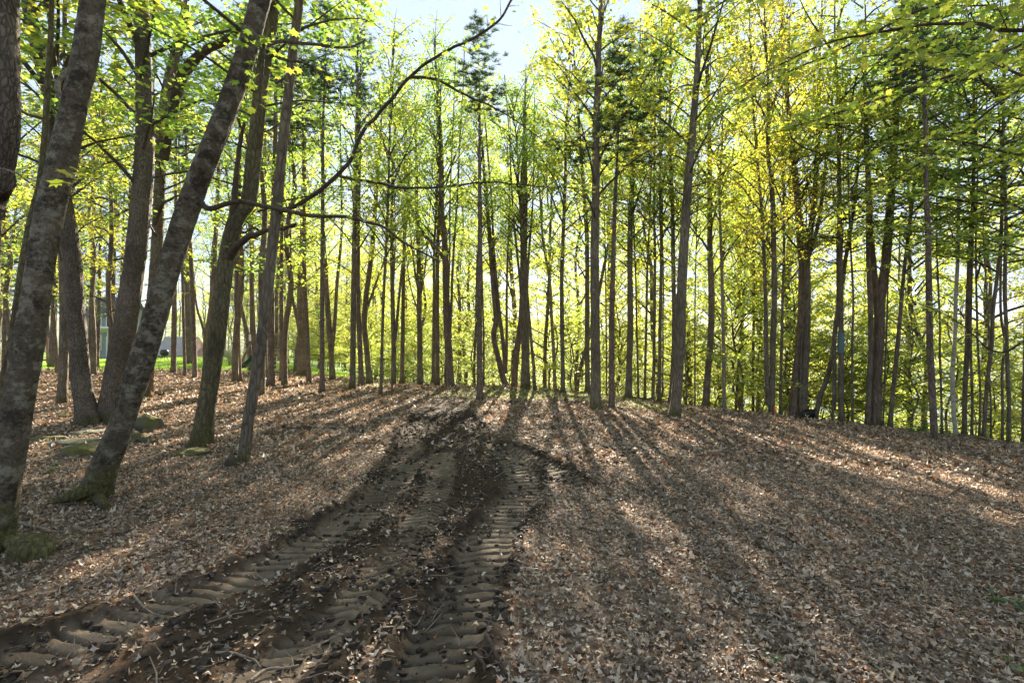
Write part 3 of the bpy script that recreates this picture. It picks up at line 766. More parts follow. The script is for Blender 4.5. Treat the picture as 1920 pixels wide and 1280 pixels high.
# the great leaning maple
r_, C_, o_ = near('great maple leaning right over the clearing, pale lichen on dark bark, mossy foot', 52, [(168, 938), (196, 872), (224, 806), (244, 745), (262, 690), (286, 610), (312, 520), (340, 430), (374, 330), (412, 238), (448, 140), (472, 60), (494, -20), (515, -110)], 12, M_BARKL, 5.2, flare=.9)
for k, (q, r0) in enumerate([([(175, 915, 5.1), (150, 925, 5.0), (125, 933, 4.95), (100, 940, 4.9)], .075), ([(185, 930, 5.1), (192, 938, 4.9), (198, 948, 4.75)], .06)]):
    limb(r_, o_, q, r0, .03, "root", M_BARKMOSS, seed=30 + k, sides=14, disp=.2)
limb(r_, o_, [(378, 378, 5.15), (392, 386, 5.1), (450, 381, 5.0), (520, 394, 5.0), (590, 404, 5.1), (660, 410, 5.2), (716, 422, 5.3), (750, 448, 5.4), (785, 470, 5.5), (822, 492, 5.6)], .028, .008, "branch", M_BRANCH, leafy=.45, seed=33, tl=.3, s0=.35, per=2, every=.18, leaf=.062)
limb(r_, o_, [(494, 84, 5.1), (540, 74, 5.4), (590, 82, 5.8), (640, 88, 6.2), (682, 76, 6.6)], .022, .012, "branch", M_BRANCH, leafy=.4, seed=34, tl=.35, s0=.5)
limb(r_, o_, [(488, 92, 5.1), (530, 112, 5.4), (575, 124, 5.7), (622, 144, 6.0)], .02, .010, "branch", M_BRANCH, leafy=.4, seed=35, tl=.35, s0=.45)
limb(r_, o_, [(500, 60, 5.1), (496, 110, 4.9), (492, 160, 4.9), (490, 200, 4.8)], .010, .004, "branch", M_TWIG, leafy=1.2, seed=36, tl=.3, per=3, every=.10, s0=.1, leaf=.08)
# moss-footed trunk on a mossy stone
r_, C_, o_ = near('crooked trunk forking low, its foot on a mossy stone left of the track', 34, [(376, 836), (384, 780), (394, 715), (404, 650), (412, 590), (421, 510), (436, 430), (448, 400), (466, 375), (474, 310), (484, 220), (492, 140), (506, 60), (516, 0), (524, -70)], 12, M_BARKMOSS, 4.8, flare=.9)
limb(r_, o_, [(436, 425, 7.85), (438, 380, 7.7), (443, 320, 7.6), (452, 262, 7.5), (458, 232, 7.4)], .055, .02, "branch", M_BRANCH, seed=41)
limb(r_, o_, [(428, 488, 7.85), (440, 465, 7.7), (458, 448, 7.5), (480, 440, 7.4), (498, 432, 7.3), (530, 428, 7.2), (556, 420, 7.1)], .06, .02, "branch", M_BRANCH, leafy=.5, seed=42, tl=.3, s0=.3, per=3, leaf=.08, col=YEL)
limb(r_, o_, [(450, 240, 7.4), (446, 226, 7.3), (440, 216, 7.2)], .02, .01, "branch", M_BRANCH, seed=43)
# slim trunk leaning right, and its long arch over the clearing
r_, C_, o_ = near('slim curved trunk nearest the track on the left, a long branch arching from it', 22, [(456, 868), (464, 800), (474, 740), (484, 680), (494, 610), (504, 530), (512, 450), (520, 385), (528, 290), (538, 200), (548, 110), (562, 0), (572, -80)], 11.5, M_BARKM, 5.6, flare=.5)
limb(r_, o_, [(522, 400, 6.8), (552, 385, 6.6), (588, 362, 6.5), (632, 328, 6.4), (660, 298, 6.3), (674, 262, 6.3), (700, 222, 6.2), (738, 180, 6.1), (770, 143, 6.1), (800, 118, 6.0), (850, 88, 5.9), (900, 62, 5.8), (940, 36, 5.7), (962, -5, 5.6), (980, -60, 5.5)], .030, .010, "branch", M_BRANCH, seed=50, leafy=.6, s0=.2, tl=.4, per=3, every=.13, leaf=.062, col=GREEN)
limb(r_, o_, [(772, 143, 6.1), (815, 150, 6.0), (850, 166, 6.0), (895, 192, 6.0), (930, 206, 6.1), (975, 232, 6.2), (1020, 262, 6.4)], .019, .005, "branch", M_BRANCH, seed=51, leafy=1.0, s0=.12, tl=.4, per=3, every=.12, leaf=.062)
limb(r_, o_, [(634, 328, 6.4), (680, 340, 6.3), (740, 350, 6.2), (800, 352, 6.2), (860, 348, 6.2), (910, 344, 6.2), (980, 346, 6.3), (1030, 350, 6.4), (1085, 352, 6.5)], .020, .005, "branch", M_BRANCH, seed=52, leafy=1.0, s0=.12, tl=.35, per=3, every=.12, leaf=.062)

# ------------------------------------------------------------------ trees whose trunks stand outside the frame, limbs reaching in
def overhang(label, X, Y, limbs, H=10, seed=0, col=GREEN, r=.2):
    Z = float(h0(X, Y)); root = empty("maple_tree", (X, Y, Z), label, 'tree')
    rg = np.random.default_rng(seed)
    P = np.array([[X, Y, Z - .05]] + [[X + rg.normal(0, .08), Y + rg.normal(0, .08), Z + H * k / 6] for k in range(1, 7)])
    C = cr(P, 8); mb = MB(); tube(mb, C, np.linspace(r, r * .25, len(C)), 24, 0, .07, .7, seed); mb.build("trunk", M_BARKM, root, (X, Y, Z))
    for k, (q, r0, kw) in enumerate(limbs):
        p0 = px3(*q[0]); z = p0[2] - .5; a = at_h(C, z)
        D0 = a[1]; st = (960 + a[0] / D0 * F, 640 - (a[2] - CAMH) / D0 * F, D0)
        kk = dict(leafy=1.0, tl=.75, leaf=.088, per=5, every=.17, s0=.22, flat=.10, sz=.035, sx=.11, tilt=.55, col=col); kk.update(kw)
        limb(root, (X, Y, Z), [st] + list(q), r0, .005, "branch", M_BRANCH, seed=seed * 10 + k, sides=7, **kk)
    me = CM[seed % 5]; put_crown(me, root, (0, 0, H * .55), (1.1, 1.1, H * .45 / 8), (0, 0, seed), col)
overhang('maple outside the right edge whose long leafy limbs sweep down across the upper right', 11.5, 8.4, [
    ([(1960, 90, 7.6), (1850, 120, 7.4), (1740, 158, 7.2), (1640, 190, 7.2), (1540, 222, 7.3), (1440, 250, 7.5)], .035, {}),
    ([(1990, 150, 8.2), (1880, 190, 8.4), (1790, 260, 8.8), (1690, 330, 9.2), (1600, 390, 9.6)], .03, dict(tl=.9)),
    ([(1980, -40, 6.4), (1840, -20, 6.2), (1700, 30, 6.2), (1580, 92, 6.4), (1450, 150, 6.8), (1330, 230, 7.4)], .03, dict(tl=.85)),
    ([(2000, 300, 7.2), (1900, 290, 7.0), (1820, 270, 7.0), (1740, 262, 7.2), (1650, 280, 7.4)], .025, dict(tl=.7)),
    ([(1990, 420, 7.6), (1920, 395, 7.7), (1850, 360, 7.9), (1780, 352, 8.2), (1720, 362, 8.6)], .025, dict(tl=.7)),
    ([(2010, 560, 9.0), (1920, 640, 9.0), (1860, 656, 9.2), (1790, 600, 9.4), (1700, 560, 9.8)], .03, dict(leafy=.6, tl=.6)),
    ([(2010, 480, 9.4), (1930, 470, 9.6), (1850, 450, 9.9), (1760, 440, 10.2), (1670, 425, 10.6)], .025, dict(tl=.9))], H=10.5, seed=61, r=.2)
overhang('maple standing off to the right whose bright limbs fill the top right corner', 7.4, 3.2, [
    ([(1990, 60, 4.4), (1820, 40, 4.8), (1640, 60, 5.2), (1480, 110, 5.6), (1360, 180, 6.0)], .022, dict(tl=.7, leaf=.08)),
    ([(2020, -90, 4.0), (1800, -110, 4.4), (1600, -80, 4.8), (1420, -30, 5.2), (1300, 40, 5.8)], .022, dict(tl=.8, leaf=.08)),
    ([(2030, 180, 5.0), (1940, 150, 5.2), (1840, 110, 5.6), (1740, 96, 6.2), (1620, 110, 6.8)], .02, dict(tl=.8))], H=8.5, seed=62, col=(1.0, 1.0, .9, 1), r=.15)
overhang('tree behind the viewer whose bare-ended twig hangs into the top of the picture', 1.6, -1.5, [
    ([(1000, -420, 3.6), (900, -130, 4.6), (905, 0, 5.4), (930, 30, 5.6), (965, 62, 5.8), (1000, 72, 6.0), (1030, 100, 6.2), (1060, 122, 6.4), (1100, 140, 6.6)], .030, dict(leafy=.8, tl=.35, s0=.72, every=.12, per=3)),
    ([(1250, -330, 4.4), (1215, -90, 5.4), (1190, -10, 5.8), (1165, 30, 6.0), (1150, 55, 6.2)], .022, dict(leafy=.4, tl=.4, s0=.6, every=.3, per=3))] [:0], H=6, seed=63) if False else None

# ------------------------------------------------------------------ trees across the clearing, left to right
T = tree
pn, mp_, bi, la = 'pine', 'maple', 'birch', 'lay'
G1 = 'tall pines at the edge of the lawn'
# left background: straight pines by the lawn
T(pn, 'pine trunk at the lawn edge close to the left deck railing', 14, [(96, 690), (101, 600), (104, 480), (103, 340)], H=17, c0=5, crown=CF)
T(pn, 'pine trunk showing between the big lichened trunk and the stout dark one', 13, [(134, 684), (131, 600), (132, 500), (136, 330)], H=18, c0=7, crown=CF)
T(pn, 'left of two pine trunks side by side, seen left of the house corner', 12, [(170, 690), (172, 600), (175, 450), (178, 200)], H=18, c0=4)
T(pn, 'slim pine trunk just left of the grey house corner', 8, [(181, 691), (185, 600), (188, 450), (190, 200)], H=16, c0=4)
T(pn, 'pine trunk just right of the grey house corner', 11, [(206, 692), (209, 600), (214, 450), (222, 200)], H=18, c0=4)
T(pn, 'thin pine trunk half hidden by the scaly trunk', 7, [(222, 690), (224, 600), (231, 450), (236, 250)], H=16, c0=6, crown=CF, D=34)
T(pn, 'dark pine trunk in front of the pale shed roof', 10, [(325, 699), (326, 640), (327, 560), (330, 400)], H=16, c0=5)
T(pn, 'sunlit thin pine trunk right of the pale shed roof', 6, [(347, 703), (345, 640), (343, 560), (340, 420)], H=14, c0=5)
T(pn, 'dark pine trunk beside the brick chimney', 9, [(366, 710), (364, 640), (361, 560), (358, 480)], H=14, c0=4.5)
T(mp_, 'thick bluish trunk far back on the lawn beside the chimney', 15, [(354, 684), (353, 620), (350, 540)], H=16, c0=5, D=36)
T(mp_, 'small forked tree behind the chimney, its forks half hidden by the crooked trunk', 8, [(385, 697), (384, 650), (388, 620), (396, 560), (398, 480)], H=13, c0=3.4, D=29, forks=[(5, [(386, 635), (378, 605), (370, 580), (366, 550)])])
T(pn, 'pale straight pine rising behind the crooked mossy-footed trunk', 10, [(396, 690), (397, 620), (402, 500), (410, 320), (418, 150)], H=18, c0=6, D=27)
T(pn, 'straight pine standing between the crooked trunk and the slim curved one', 10, [(449, 716), (446, 640), (444, 560), (446, 440), (450, 300)], H=15, c0=4)
T(mp_, 'trunk leaning left over the play slide', 9, [(470, 698), (466, 640), (458, 600), (450, 565), (444, 520), (436, 450)], H=13, c0=4, D=28)
T(pn, 'straight dark pine behind the play slide', 8, [(473, 700), (472, 620), (472, 540), (474, 400)], H=16, c0=6, D=31)
T(pn, 'pine close behind the slim curved trunk, left of a matching pine', 9, [(497, 711), (496, 600), (494, 450), (497, 250)], H=16, c0=5)
T(pn, 'sturdy pine immediately right of the slim curved trunk', 12, [(508, 724), (509, 600), (510, 500), (515, 300), (518, 120)], H=15, c0=4.5)
T(pn, 'narrow dark pine beside the wooden play steps', 8, [(528, 714), (528, 600), (528, 480), (530, 300)], H=14, c0=4)
T(mp_, 'broad old maple with a side stem curving off its left flank', 18, [(568, 705), (566, 640), (565, 560), (568, 460), (570, 350)], H=13, c0=4, forks=[(8, [(566, 640), (556, 590), (548, 560), (546, 530), (545, 500)])])
T(pn, 'thin straight pine touching the right side of the broad old maple', 8, [(580, 717), (576, 620), (571, 520), (570, 400), (568, 250)], H=13, c0=4)
T(pn, 'lone straight pine with ringed bark, left half of the clearing edge', 9, [(604, 734), (604, 640), (604, 540), (605, 400), (606, 220)], H=12.5, c0=2.6)
T(mp_, 'maple splitting at knee height into two tall stems, between two straight pines', 11, [(624, 712), (621, 665), (616, 600), (611, 520), (606, 450)], H=13, c0=4, forks=[(8, [(622, 660), (628, 600), (632, 530), (638, 470), (641, 420)])])
T(mp_, 'dark trunk with a spreading foot, first of two that cross at head height', 11, [(661, 730), (662, 650), (663, 560), (665, 420), (668, 280)], H=13, c0=3.6)
T(pn, 'ringed trunk leaning left onto its dark neighbour', 10, [(678, 724), (675, 650), (671, 560), (671, 450), (674, 300)], H=13, c0=4)
T(mp_, 'short-forked tree leaning left behind the crossing pair', 11, [(694, 717), (688, 660), (683, 610), (686, 560), (694, 500), (700, 440)], H=12, c0=3.6, forks=[(5, [(687, 580), (700, 545), (712, 510), (722, 480)])], D=20)
T(mp_, 'thin stem left of the track, leaning slightly right as it rises', 6, [(714, 740), (716, 660), (719, 560), (724, 460), (728, 360)], H=11, c0=3.6)
T(mp_, 'short thin sapling trunk standing in the leaves just before a thicker one', 4, [(735, 743), (735, 700), (736, 640), (737, 560)], H=7, c0=3.4, sides=7)
T(mp_, 'dark double trunk left of the track with a stem rising to the right', 9, [(738, 721), (738, 650), (736, 560), (735, 450), (736, 330)], H=11, c0=3.4, forks=[(6, [(741, 640), (748, 560), (756, 480), (764, 400)])])
T(mp_, 'straight dark trunk just right of the double trunk', 8, [(754, 720), (755, 640), (756, 560), (758, 440), (760, 300)], H=10.8, c0=3.6)
T(mp_, 'trunk that fans into many upright limbs at mid height, left of the track end', 10, [(788, 722), (787, 640), (786, 580), (786, 540)], H=10.4, c0=3.6, forks=[(4, [(787, 560), (778, 510), (772, 460), (768, 420)]), (4, [(787, 565), (796, 510), (802, 450), (806, 400)]), (3, [(787, 590), (776, 560), (768, 530), (764, 500)])])
T(mp_, 'slender trunk just left of the thick pale-brown double trunk', 8, [(820, 724), (820, 650), (820, 560), (821, 450)], H=10.4, c0=4)
T(mp_, 'thinner stem close beside the slender trunk left of the thick brown one', 6, [(812, 722), (813, 640), (814, 560), (814, 470)], H=10, c0=4.2, D=19)
T(mp_, 'thick brown double trunk at the end of the track', 14, [(845, 726), (842, 680), (838, 600), (836, 520), (833, 440), (828, 400)], H=11, c0=3.8, bark_=M_BARKR, forks=[(6, [(842, 640), (846, 580), (848, 520), (852, 450)]), (7, [(834, 490), (822, 470), (806, 450), (790, 430)]), (5, [(835, 720), (835, 690), (837, 660)])])
T(pn, 'straight ringed pine standing alone in the middle of the clearing', 11, [(900, 750), (899, 660), (899, 560), (900, 420), (899, 280), (900, 170)], H=8.9, c0=2.3, csc=1.0, crown=[CP[2]], sides=14, disp=.03)
T(mp_, 'very thin stem right behind the lone central pine', 3.4, [(907, 722), (907, 640), (905, 560), (903, 470)], H=9, c0=4, sides=6)
T(mp_, 'stub-like thin tree with side twigs, seen left of the lone central pine', 5, [(890, 722), (889, 690), (890, 660), (892, 620)], H=6, c0=3, D=21, sides=7)
r_, C_, o_ = T(mp_, 'three-stemmed tree whose elbowed stem bends down to the crest', 10, [(951, 723), (941, 700), (934, 670), (928, 645), (926, 625), (930, 600), (927, 560), (922, 500), (918, 440)], H=9.4, c0=4, bark_=M_BARKR, forks=[(9, [(946, 700), (946, 670), (943, 640), (938, 600), (932, 540), (926, 470)]), (6, [(948, 700), (950, 650), (950, 580), (951, 500), (954, 430)])])
T(mp_, 'curving brown trunk leaning right against the dark clump', 11, [(964, 724), (967, 680), (971, 645), (976, 610), (979, 560), (980, 480)], H=9.2, c0=4.4, bark_=M_BARKR)
T(mp_, 'dark clump of joined trunks right of centre on the crest', 15, [(985, 728), (985, 660), (983, 580), (982, 480), (984, 380), (984, 300)], H=9.6, c0=3.8, sides=14, forks=[(6, [(980, 620), (976, 540), (968, 460), (962, 400)]), (6, [(986, 600), (990, 500), (996, 420), (1000, 350)])])
T(mp_, 'slanting thin stem leaning against the dark clump from the right', 6, [(1003, 731), (1000, 680), (995, 630), (990, 570)], H=8.5, c0=4)
T(mp_, 'dark spindly trunk between the clump and the pale birch', 7, [(1021, 726), (1022, 660), (1026, 590), (1030, 520)], H=10, c0=4, D=20)
T(bi, 'pale grey birch trunk right of the dark clump', 6.5, [(1041, 729), (1038, 660), (1034, 590), (1030, 520), (1018, 450)], H=10, c0=4.4, bark_=bark("grey_birch_bark", (.16, .13, .10), (.34, .29, .23), stretch=1, scale=9, band=.7, bs=.3, plate=False), D=19)
T(mp_, 'slightly crooked dark trunk right of the pale birch', 8, [(1056, 736), (1055, 680), (1054, 620), (1053, 540), (1056, 440), (1060, 340)], H=12, c0=3.8)
T(mp_, 'stem leaning right low behind the crooked dark trunk', 7, [(1080, 731), (1086, 700), (1094, 670), (1102, 640), (1112, 600)], H=10, c0=4, D=19)
T(mp_, 'dark trunk half hidden behind the mossy-footed thick one', 9, [(1102, 735), (1101, 660), (1101, 560), (1100, 440), (1090, 300), (1080, 150), (1072, 60)], H=14, c0=4)
T(mp_, 'thick straight trunk with a green mossy foot, right of centre', 18, [(1116, 769), (1117, 690), (1116, 600), (1115, 480), (1117, 360), (1118, 240), (1122, 120), (1126, 20)], H=12.5, c0=4.4, sides=18, flare=.8)
T(mp_, 'very thin stem between the mossy-footed trunk and the ringed one', 3, [(1137, 737), (1137, 650), (1136, 560), (1134, 440)], H=10, c0=5, sides=6)
T(pn, 'ringed trunk with dead twigs, right neighbour of the mossy-footed trunk', 11, [(1147, 765), (1147, 690), (1147, 600), (1150, 480), (1154, 360), (1160, 240), (1163, 160)], H=8.6, c0=2.2, sides=16, csc=1.25, crown=[CP[1]])
T(mp_, 'split dark trunk in the gap right of the ringed one', 12, [(1178, 736), (1180, 680), (1182, 600), (1181, 480), (1183, 380), (1190, 280)], H=12.5, c0=4)
T(mp_, 'thin wavy stem right of the split dark trunk', 4, [(1197, 749), (1196, 690), (1194, 620), (1192, 520)], H=9, c0=4, sides=6)
T(mp_, 'slender trunk, left of three in a loose row before the twin-stem pair', 5, [(1209, 738), (1210, 680), (1212, 600), (1214, 500)], H=12, c0=4)
T(mp_, 'slender trunk in the middle of the loose row of three', 6, [(1224, 740), (1226, 680), (1227, 600), (1228, 480), (1226, 360)], H=12, c0=4)
T(mp_, 'slender trunk, right of three in the loose row, a thinner stem beside it', 7, [(1236, 742), (1237, 680), (1238, 600), (1240, 480), (1238, 360)], H=12.5, c0=4.2, forks=[(3.5, [(1242, 745), (1243, 680), (1243, 600), (1244, 520)])])
T(mp_, 'dark stem behind the red-brown trunk, running up on its left', 9, [(1257, 748), (1262, 690), (1264, 600), (1262, 480), (1261, 380), (1256, 280)], H=13, c0=4.4)
T(mp_, 'red-brown smooth trunk right of centre, closest to the viewer on that side', 19, [(1264, 781), (1270, 720), (1274, 660), (1276, 600), (1280, 500), (1285, 420), (1292, 320), (1300, 230), (1308, 120), (1312, 20)], H=12.5, c0=4.6, sides=18, flare=.45)
T(mp_, 'crooked twig-thin stem right of the red-brown trunk', 3, [(1287, 744), (1286, 700), (1284, 660), (1285, 600)], H=8, c0=3.6, sides=6)
T(mp_, 'thin upright stem midway between the red-brown trunk and the flared one', 3, [(1303, 748), (1303, 690), (1303, 600), (1304, 520)], H=9, c0=4, sides=6)
T(mp_, 'dark trunk with a flared foot and a stub of pale wood, leaning right', 13, [(1323, 756), (1327, 700), (1332, 640), (1334, 560), (1331, 460), (1331, 360), (1330, 260)], H=12.5, c0=4)
T(bi, 'pale slender trunk right of the flared dark one', 7, [(1358, 757), (1357, 700), (1356, 620), (1354, 540), (1352, 460)], H=12, c0=4.6, bark_=bark("pale_bark", (.17, .14, .11), (.36, .31, .25), stretch=.6, scale=9, bs=.3, plate=False))
T(mp_, 'thin dark stem leaning right beyond the pale slender trunk', 5, [(1378, 756), (1384, 690), (1390, 620), (1394, 560)], H=10, c0=3.8, D=19)
T(mp_, 'branching dark stem left of the orange-tinted double trunk', 6, [(1412, 752), (1412, 690), (1413, 610), (1414, 520)], H=11, c0=3.8, forks=[(4, [(1413, 720), (1420, 690), (1424, 650), (1428, 600)])], D=19)
T(mp_, 'joined double trunk under yellow-orange leaves, red stake at its foot', 12, [(1447, 768), (1448, 700), (1450, 620), (1452, 540), (1450, 440), (1448, 360), (1440, 280)], H=12.5, c0=3.4, col=ORA, sides=14, forks=[(9, [(1440, 760), (1437, 690), (1436, 600), (1434, 520), (1430, 430), (1425, 360)])])
T(mp_, 'thin trunk right of the orange-tinted double trunk', 6, [(1463, 768), (1464, 700), (1466, 620), (1468, 540), (1470, 460)], H=11, c0=4, col=YEL)
T(mp_, 'wide brown trunk, rear left member of the vase-shaped group', 16, [(1486, 772), (1492, 710), (1500, 640), (1504, 560), (1502, 480), (1496, 400), (1490, 320)], H=13, c0=4.4, bark_=M_BARKR, col=YEL)
T(mp_, 'tall trunk opening into a vase of upright limbs, black bucket at its foot', 14, [(1506, 779), (1508, 720), (1512, 650), (1514, 560), (1514, 480), (1524, 400), (1530, 330), (1534, 240)], H=13, c0=4.6, sides=14, forks=[(9, [(1514, 500), (1504, 430), (1498, 370), (1490, 300)]), (8, [(1516, 480), (1534, 420), (1542, 360), (1550, 290)]), (4, [(1500, 775), (1501, 720), (1503, 650), (1506, 600)])])
T(mp_, 'smooth trunk leaning steeply right beside the black bucket', 10, [(1527, 783), (1537, 745), (1550, 710), (1560, 670), (1568, 600), (1580, 520)], H=10, c0=4.4)
T(mp_, 'straight trunk with a blue-grey band, right of the steeply leaning one', 11, [(1577, 790), (1577, 720), (1577, 640), (1576, 560), (1575, 440), (1573, 320), (1572, 200)], H=13, c0=4.2, crown=CL)
T(mp_, 'thin pair of stems left of the blue-grey banded trunk', 5, [(1561, 785), (1563, 720), (1566, 640), (1570, 560)], H=10, c0=4, forks=[(3.5, [(1566, 770), (1567, 700), (1567, 640)])], crown=CL)
T(mp_, 'thin wiry trunk right of the blue-grey banded trunk', 5, [(1598, 792), (1598, 720), (1598, 640), (1600, 560)], H=11, c0=4.2, crown=CL)
T(mp_, 'massive red-brown trunk dividing into two tall stems, right half', 22, [(1641, 799), (1642, 740), (1645, 680), (1649, 620), (1650, 570), (1660, 500), (1666, 430), (1672, 340), (1680, 220), (1686, 120)], H=13, c0=4.8, sides=18, bark_=M_BARKR, flare=.5, crown=CL, forks=[(12, [(1646, 600), (1642, 540), (1634, 450), (1630, 360), (1626, 260), (1620, 160)])])
T(mp_, 'grey trunk pressed against the left side of the massive red-brown one', 11, [(1626, 797), (1629, 740), (1632, 660), (1632, 580), (1628, 480)], H=13, c0=5, crown=CL)
T(mp_, 'thin stem at the right flank of the massive red-brown trunk', 4, [(1655, 799), (1658, 740), (1660, 680), (1663, 600)], H=10, c0=4.6, sides=7, crown=CL)
T(mp_, 'dark trunk slanting right between the massive trunk and the lone ringed pine', 9, [(1668, 803), (1674, 740), (1681, 670), (1687, 600), (1694, 520), (1704, 430), (1714, 350)], H=11, c0=4, crown=CL)
T(pn, 'lone ringed pine nearest the viewer at the right, standing in the leaf litter', 14, [(1752, 824), (1748, 740), (1744, 650), (1742, 560), (1740, 450), (1736, 330), (1735, 240)], H=11, c0=2.4, sides=18, csc=1.0)
T(mp_, 'slender stem right behind the lone ringed pine', 5, [(1766, 812), (1765, 740), (1762, 660), (1762, 600)], H=9, c0=4, sides=7, crown=CL)
T(bi, 'white-barked birch with dark bands near the right edge', 9, [(1794, 817), (1788, 770), (1786, 700), (1790, 640), (1792, 560), (1796, 480), (1797, 380)], H=12, c0=4.4, crown=CL, sides=12)
T(mp_, 'dark trunk immediately right of the white birch', 10, [(1808, 819), (1809, 740), (1813, 660), (1814, 580), (1818, 480)], H=12, c0=4.2, crown=CL)
T(mp_, 'left of two thin stems just beyond the trunk beside the white birch', 6, [(1822, 820), (1823, 740), (1820, 660), (1820, 580)], H=11, c0=4.2, crown=CL)
T(mp_, 'right of two thin stems just beyond the trunk beside the white birch', 5, [(1836, 822), (1838, 740), (1834, 660), (1832, 600)], H=11, c0=4, crown=CL)
T(mp_, 'trunk curving right and up, a dry vine-like stem beside it, near the right edge', 9, [(1843, 826), (1848, 760), (1853, 700), (1860, 640), (1862, 580), (1872, 500), (1878, 420)], H=11.5, c0=4, crown=CL, forks=[(3.5, [(1858, 824), (1858, 760), (1855, 700)])])
T(mp_, 'twisted thin stem, left of the pair close to the right edge', 6, [(1879, 829), (1880, 770), (1879, 700), (1884, 640), (1876, 580)], H=11, c0=4, crown=CL)
T(mp_, 'thicker partner of the twisted stem close to the right edge', 9, [(1891, 831), (1892, 760), (1889, 690), (1887, 620), (1884, 540)], H=12, c0=4.2, crown=CL)
T(mp_, 'trunk cut by the right edge of the picture', 10, [(1919, 833), (1920, 760), (1922, 680), (1924, 580)], H=12, c0=4.2, crown=CL)

# ------------------------------------------------------------------ woods behind: copies of a few whole trees
def proto(kind, H, r, c0, pool, idx, bk, rg_seed, nm, label, group):
    rg = np.random.default_rng(rg_seed); root = empty(nm, (0, 0, 0), label, 'tree', group)
    P = np.array([[0, 0, -.4]] + [[rg.normal(0, .10), rg.normal(0, .10), H * k / 7] for k in range(1, 8)])
    C = cr(P, 3); hh = np.clip(C[:, 2] / H, 0, 1); mb = MB()
    tube(mb, C, np.maximum(r * (1.05 - .45 * hh - .5 * hh ** 3), .01), 8, 0, .06, .6, rg_seed)
    mb.build("trunk", bk, root)
    sz = (H - c0) / {id(CP): 10., id(CF): 11., id(CS): 4.2}.get(id(pool), 8.)
    put_crown(pool[idx], root, (C[-1][0] * .4, C[-1][1] * .4, c0), (.6 + .4 * sz, .6 + .4 * sz, sz), (0, 0, rg_seed), GREEN)
    return root
LOOK = {}
MARKS = [(40, 'deck railing'), (195, 'grey house corner'), (317, 'pale shed roof'), (372, 'brick chimney'), (460, 'play slide'), (520, 'wooden play steps'), (568, 'broad old maple'), (604, 'ringed pine left of the track'), (664, 'crossing pair of trunks'), (737, 'dark double trunk'), (787, 'fanning trunk'), (842, 'thick brown double trunk'), (899, 'lone central pine'), (945, 'elbowed three-stemmed tree'), (984, 'dark clump of trunks'), (1040, 'pale grey birch'), (1056, 'crooked dark trunk'), (1116, 'mossy-footed thick trunk'), (1180, 'split dark trunk'), (1270, 'smooth red-brown trunk'), (1328, 'flared dark trunk'), (1357, 'pale slender trunk'), (1447, 'double trunk with the red stake'), (1510, 'vase-shaped tree'), (1577, 'blue-grey banded trunk'), (1646, 'massive red-brown trunk'), (1685, 'slanting dark trunk'), (1745, 'lone right-hand pine'), (1790, 'white birch'), (1858, 'curving vine-sided trunk'), (1888, 'twisted pair of stems')]
def relabel(o, kindw, near, far):
    x, y = o.location.x, o.location.y; px = 960 + x / y * F; s_ = y - float(crest(x)); D = math.hypot(x, y)
    mk = min(MARKS, key=lambda m: abs(m[0] - px)); dx = px - mk[0]
    side = 'behind' if abs(dx) < 14 else ('left of' if dx < 0 else 'right of')
    c = o.children[0].color if o.children[0].name.startswith('crown') else o.children[-1].color
    tint = 'yellowish' if c[0] / max(c[1], .01) > 1.07 else ('fresh green' if c[0] / max(c[1], .01) > .96 else 'deep green')
    dist = 'nearby' if D < near else ('far-off' if D > far else 'mid-distance')
    size = 'small' if o.scale[0] < .88 else ('large' if o.scale[0] > 1.04 else 'medium-sized')
    if 'pine' in kindw: tint = 'dark'
    o['label'] = f'{dist} {size} {tint} {kindw}, seen {side} the {mk[1]}'
def copy_tree(root, loc, rz, s, col):
    o = root.copy(); link(o); o.location = loc; o.rotation_euler = (rng.normal(0, .03), rng.normal(0, .03), rz); o.scale = (s, s, s)
    LOOK[o.name] = col
    for ch in root.children:
        c = ch.copy(); link(c, o)
        if c.name.startswith("crown"): c.color = col
    return o
GW, GS, GP = 'leafy trees in the woods beyond the crest', 'young leafy trees on the slope behind the crest', 'dark pines in the woods at the back left'
LW, LS, LP = 'slender spring-green tree in the woods beyond the crest', 'low young tree with bright layered leaves on the slope behind the crest', 'tall dark pine in the woods at the back left'
PW = [proto(mp_, 15, .13, 3.0, CW, 0, M_BARKM, 1, 'woodland_tree', LW, GW), proto(mp_, 13, .10, 2.0, CW, 1, M_BARKM, 2, 'woodland_tree', LW, GW),
      proto(mp_, 14, .12, 2.2, CL, 0, M_BARKM, 3, 'woodland_tree', LW, GW), proto(mp_, 16, .15, 4.0, CW, 2, M_BARKM, 4, 'woodland_tree', LW, GW), proto(mp_, 12, .08, 1.4, CL, 2, M_BARKM, 5, 'woodland_tree', LW, GW)]
PS = [proto(mp_, 5.2, .035, .7, CS, k, M_BARKM, 20 + k, 'sapling', LS, GS) for k in range(5)]
PP = [proto(pn, 19, .17, 3.5, CF, 0, M_BARKP, 40, 'background_pine', LP, GP), proto(pn, 17, .15, 5, CF, 1, M_BARKP, 41, 'background_pine', LP, GP), proto(pn, 18, .15, 3, CP, 0, M_BARKP, 42, 'background_pine', LP, GP)]
taken = []
def ok(x, y, dmin):
    for a, b in taken:
        if (a - x) ** 2 + (b - y) ** 2 < dmin * dmin: return False
    taken.append((x, y)); return True
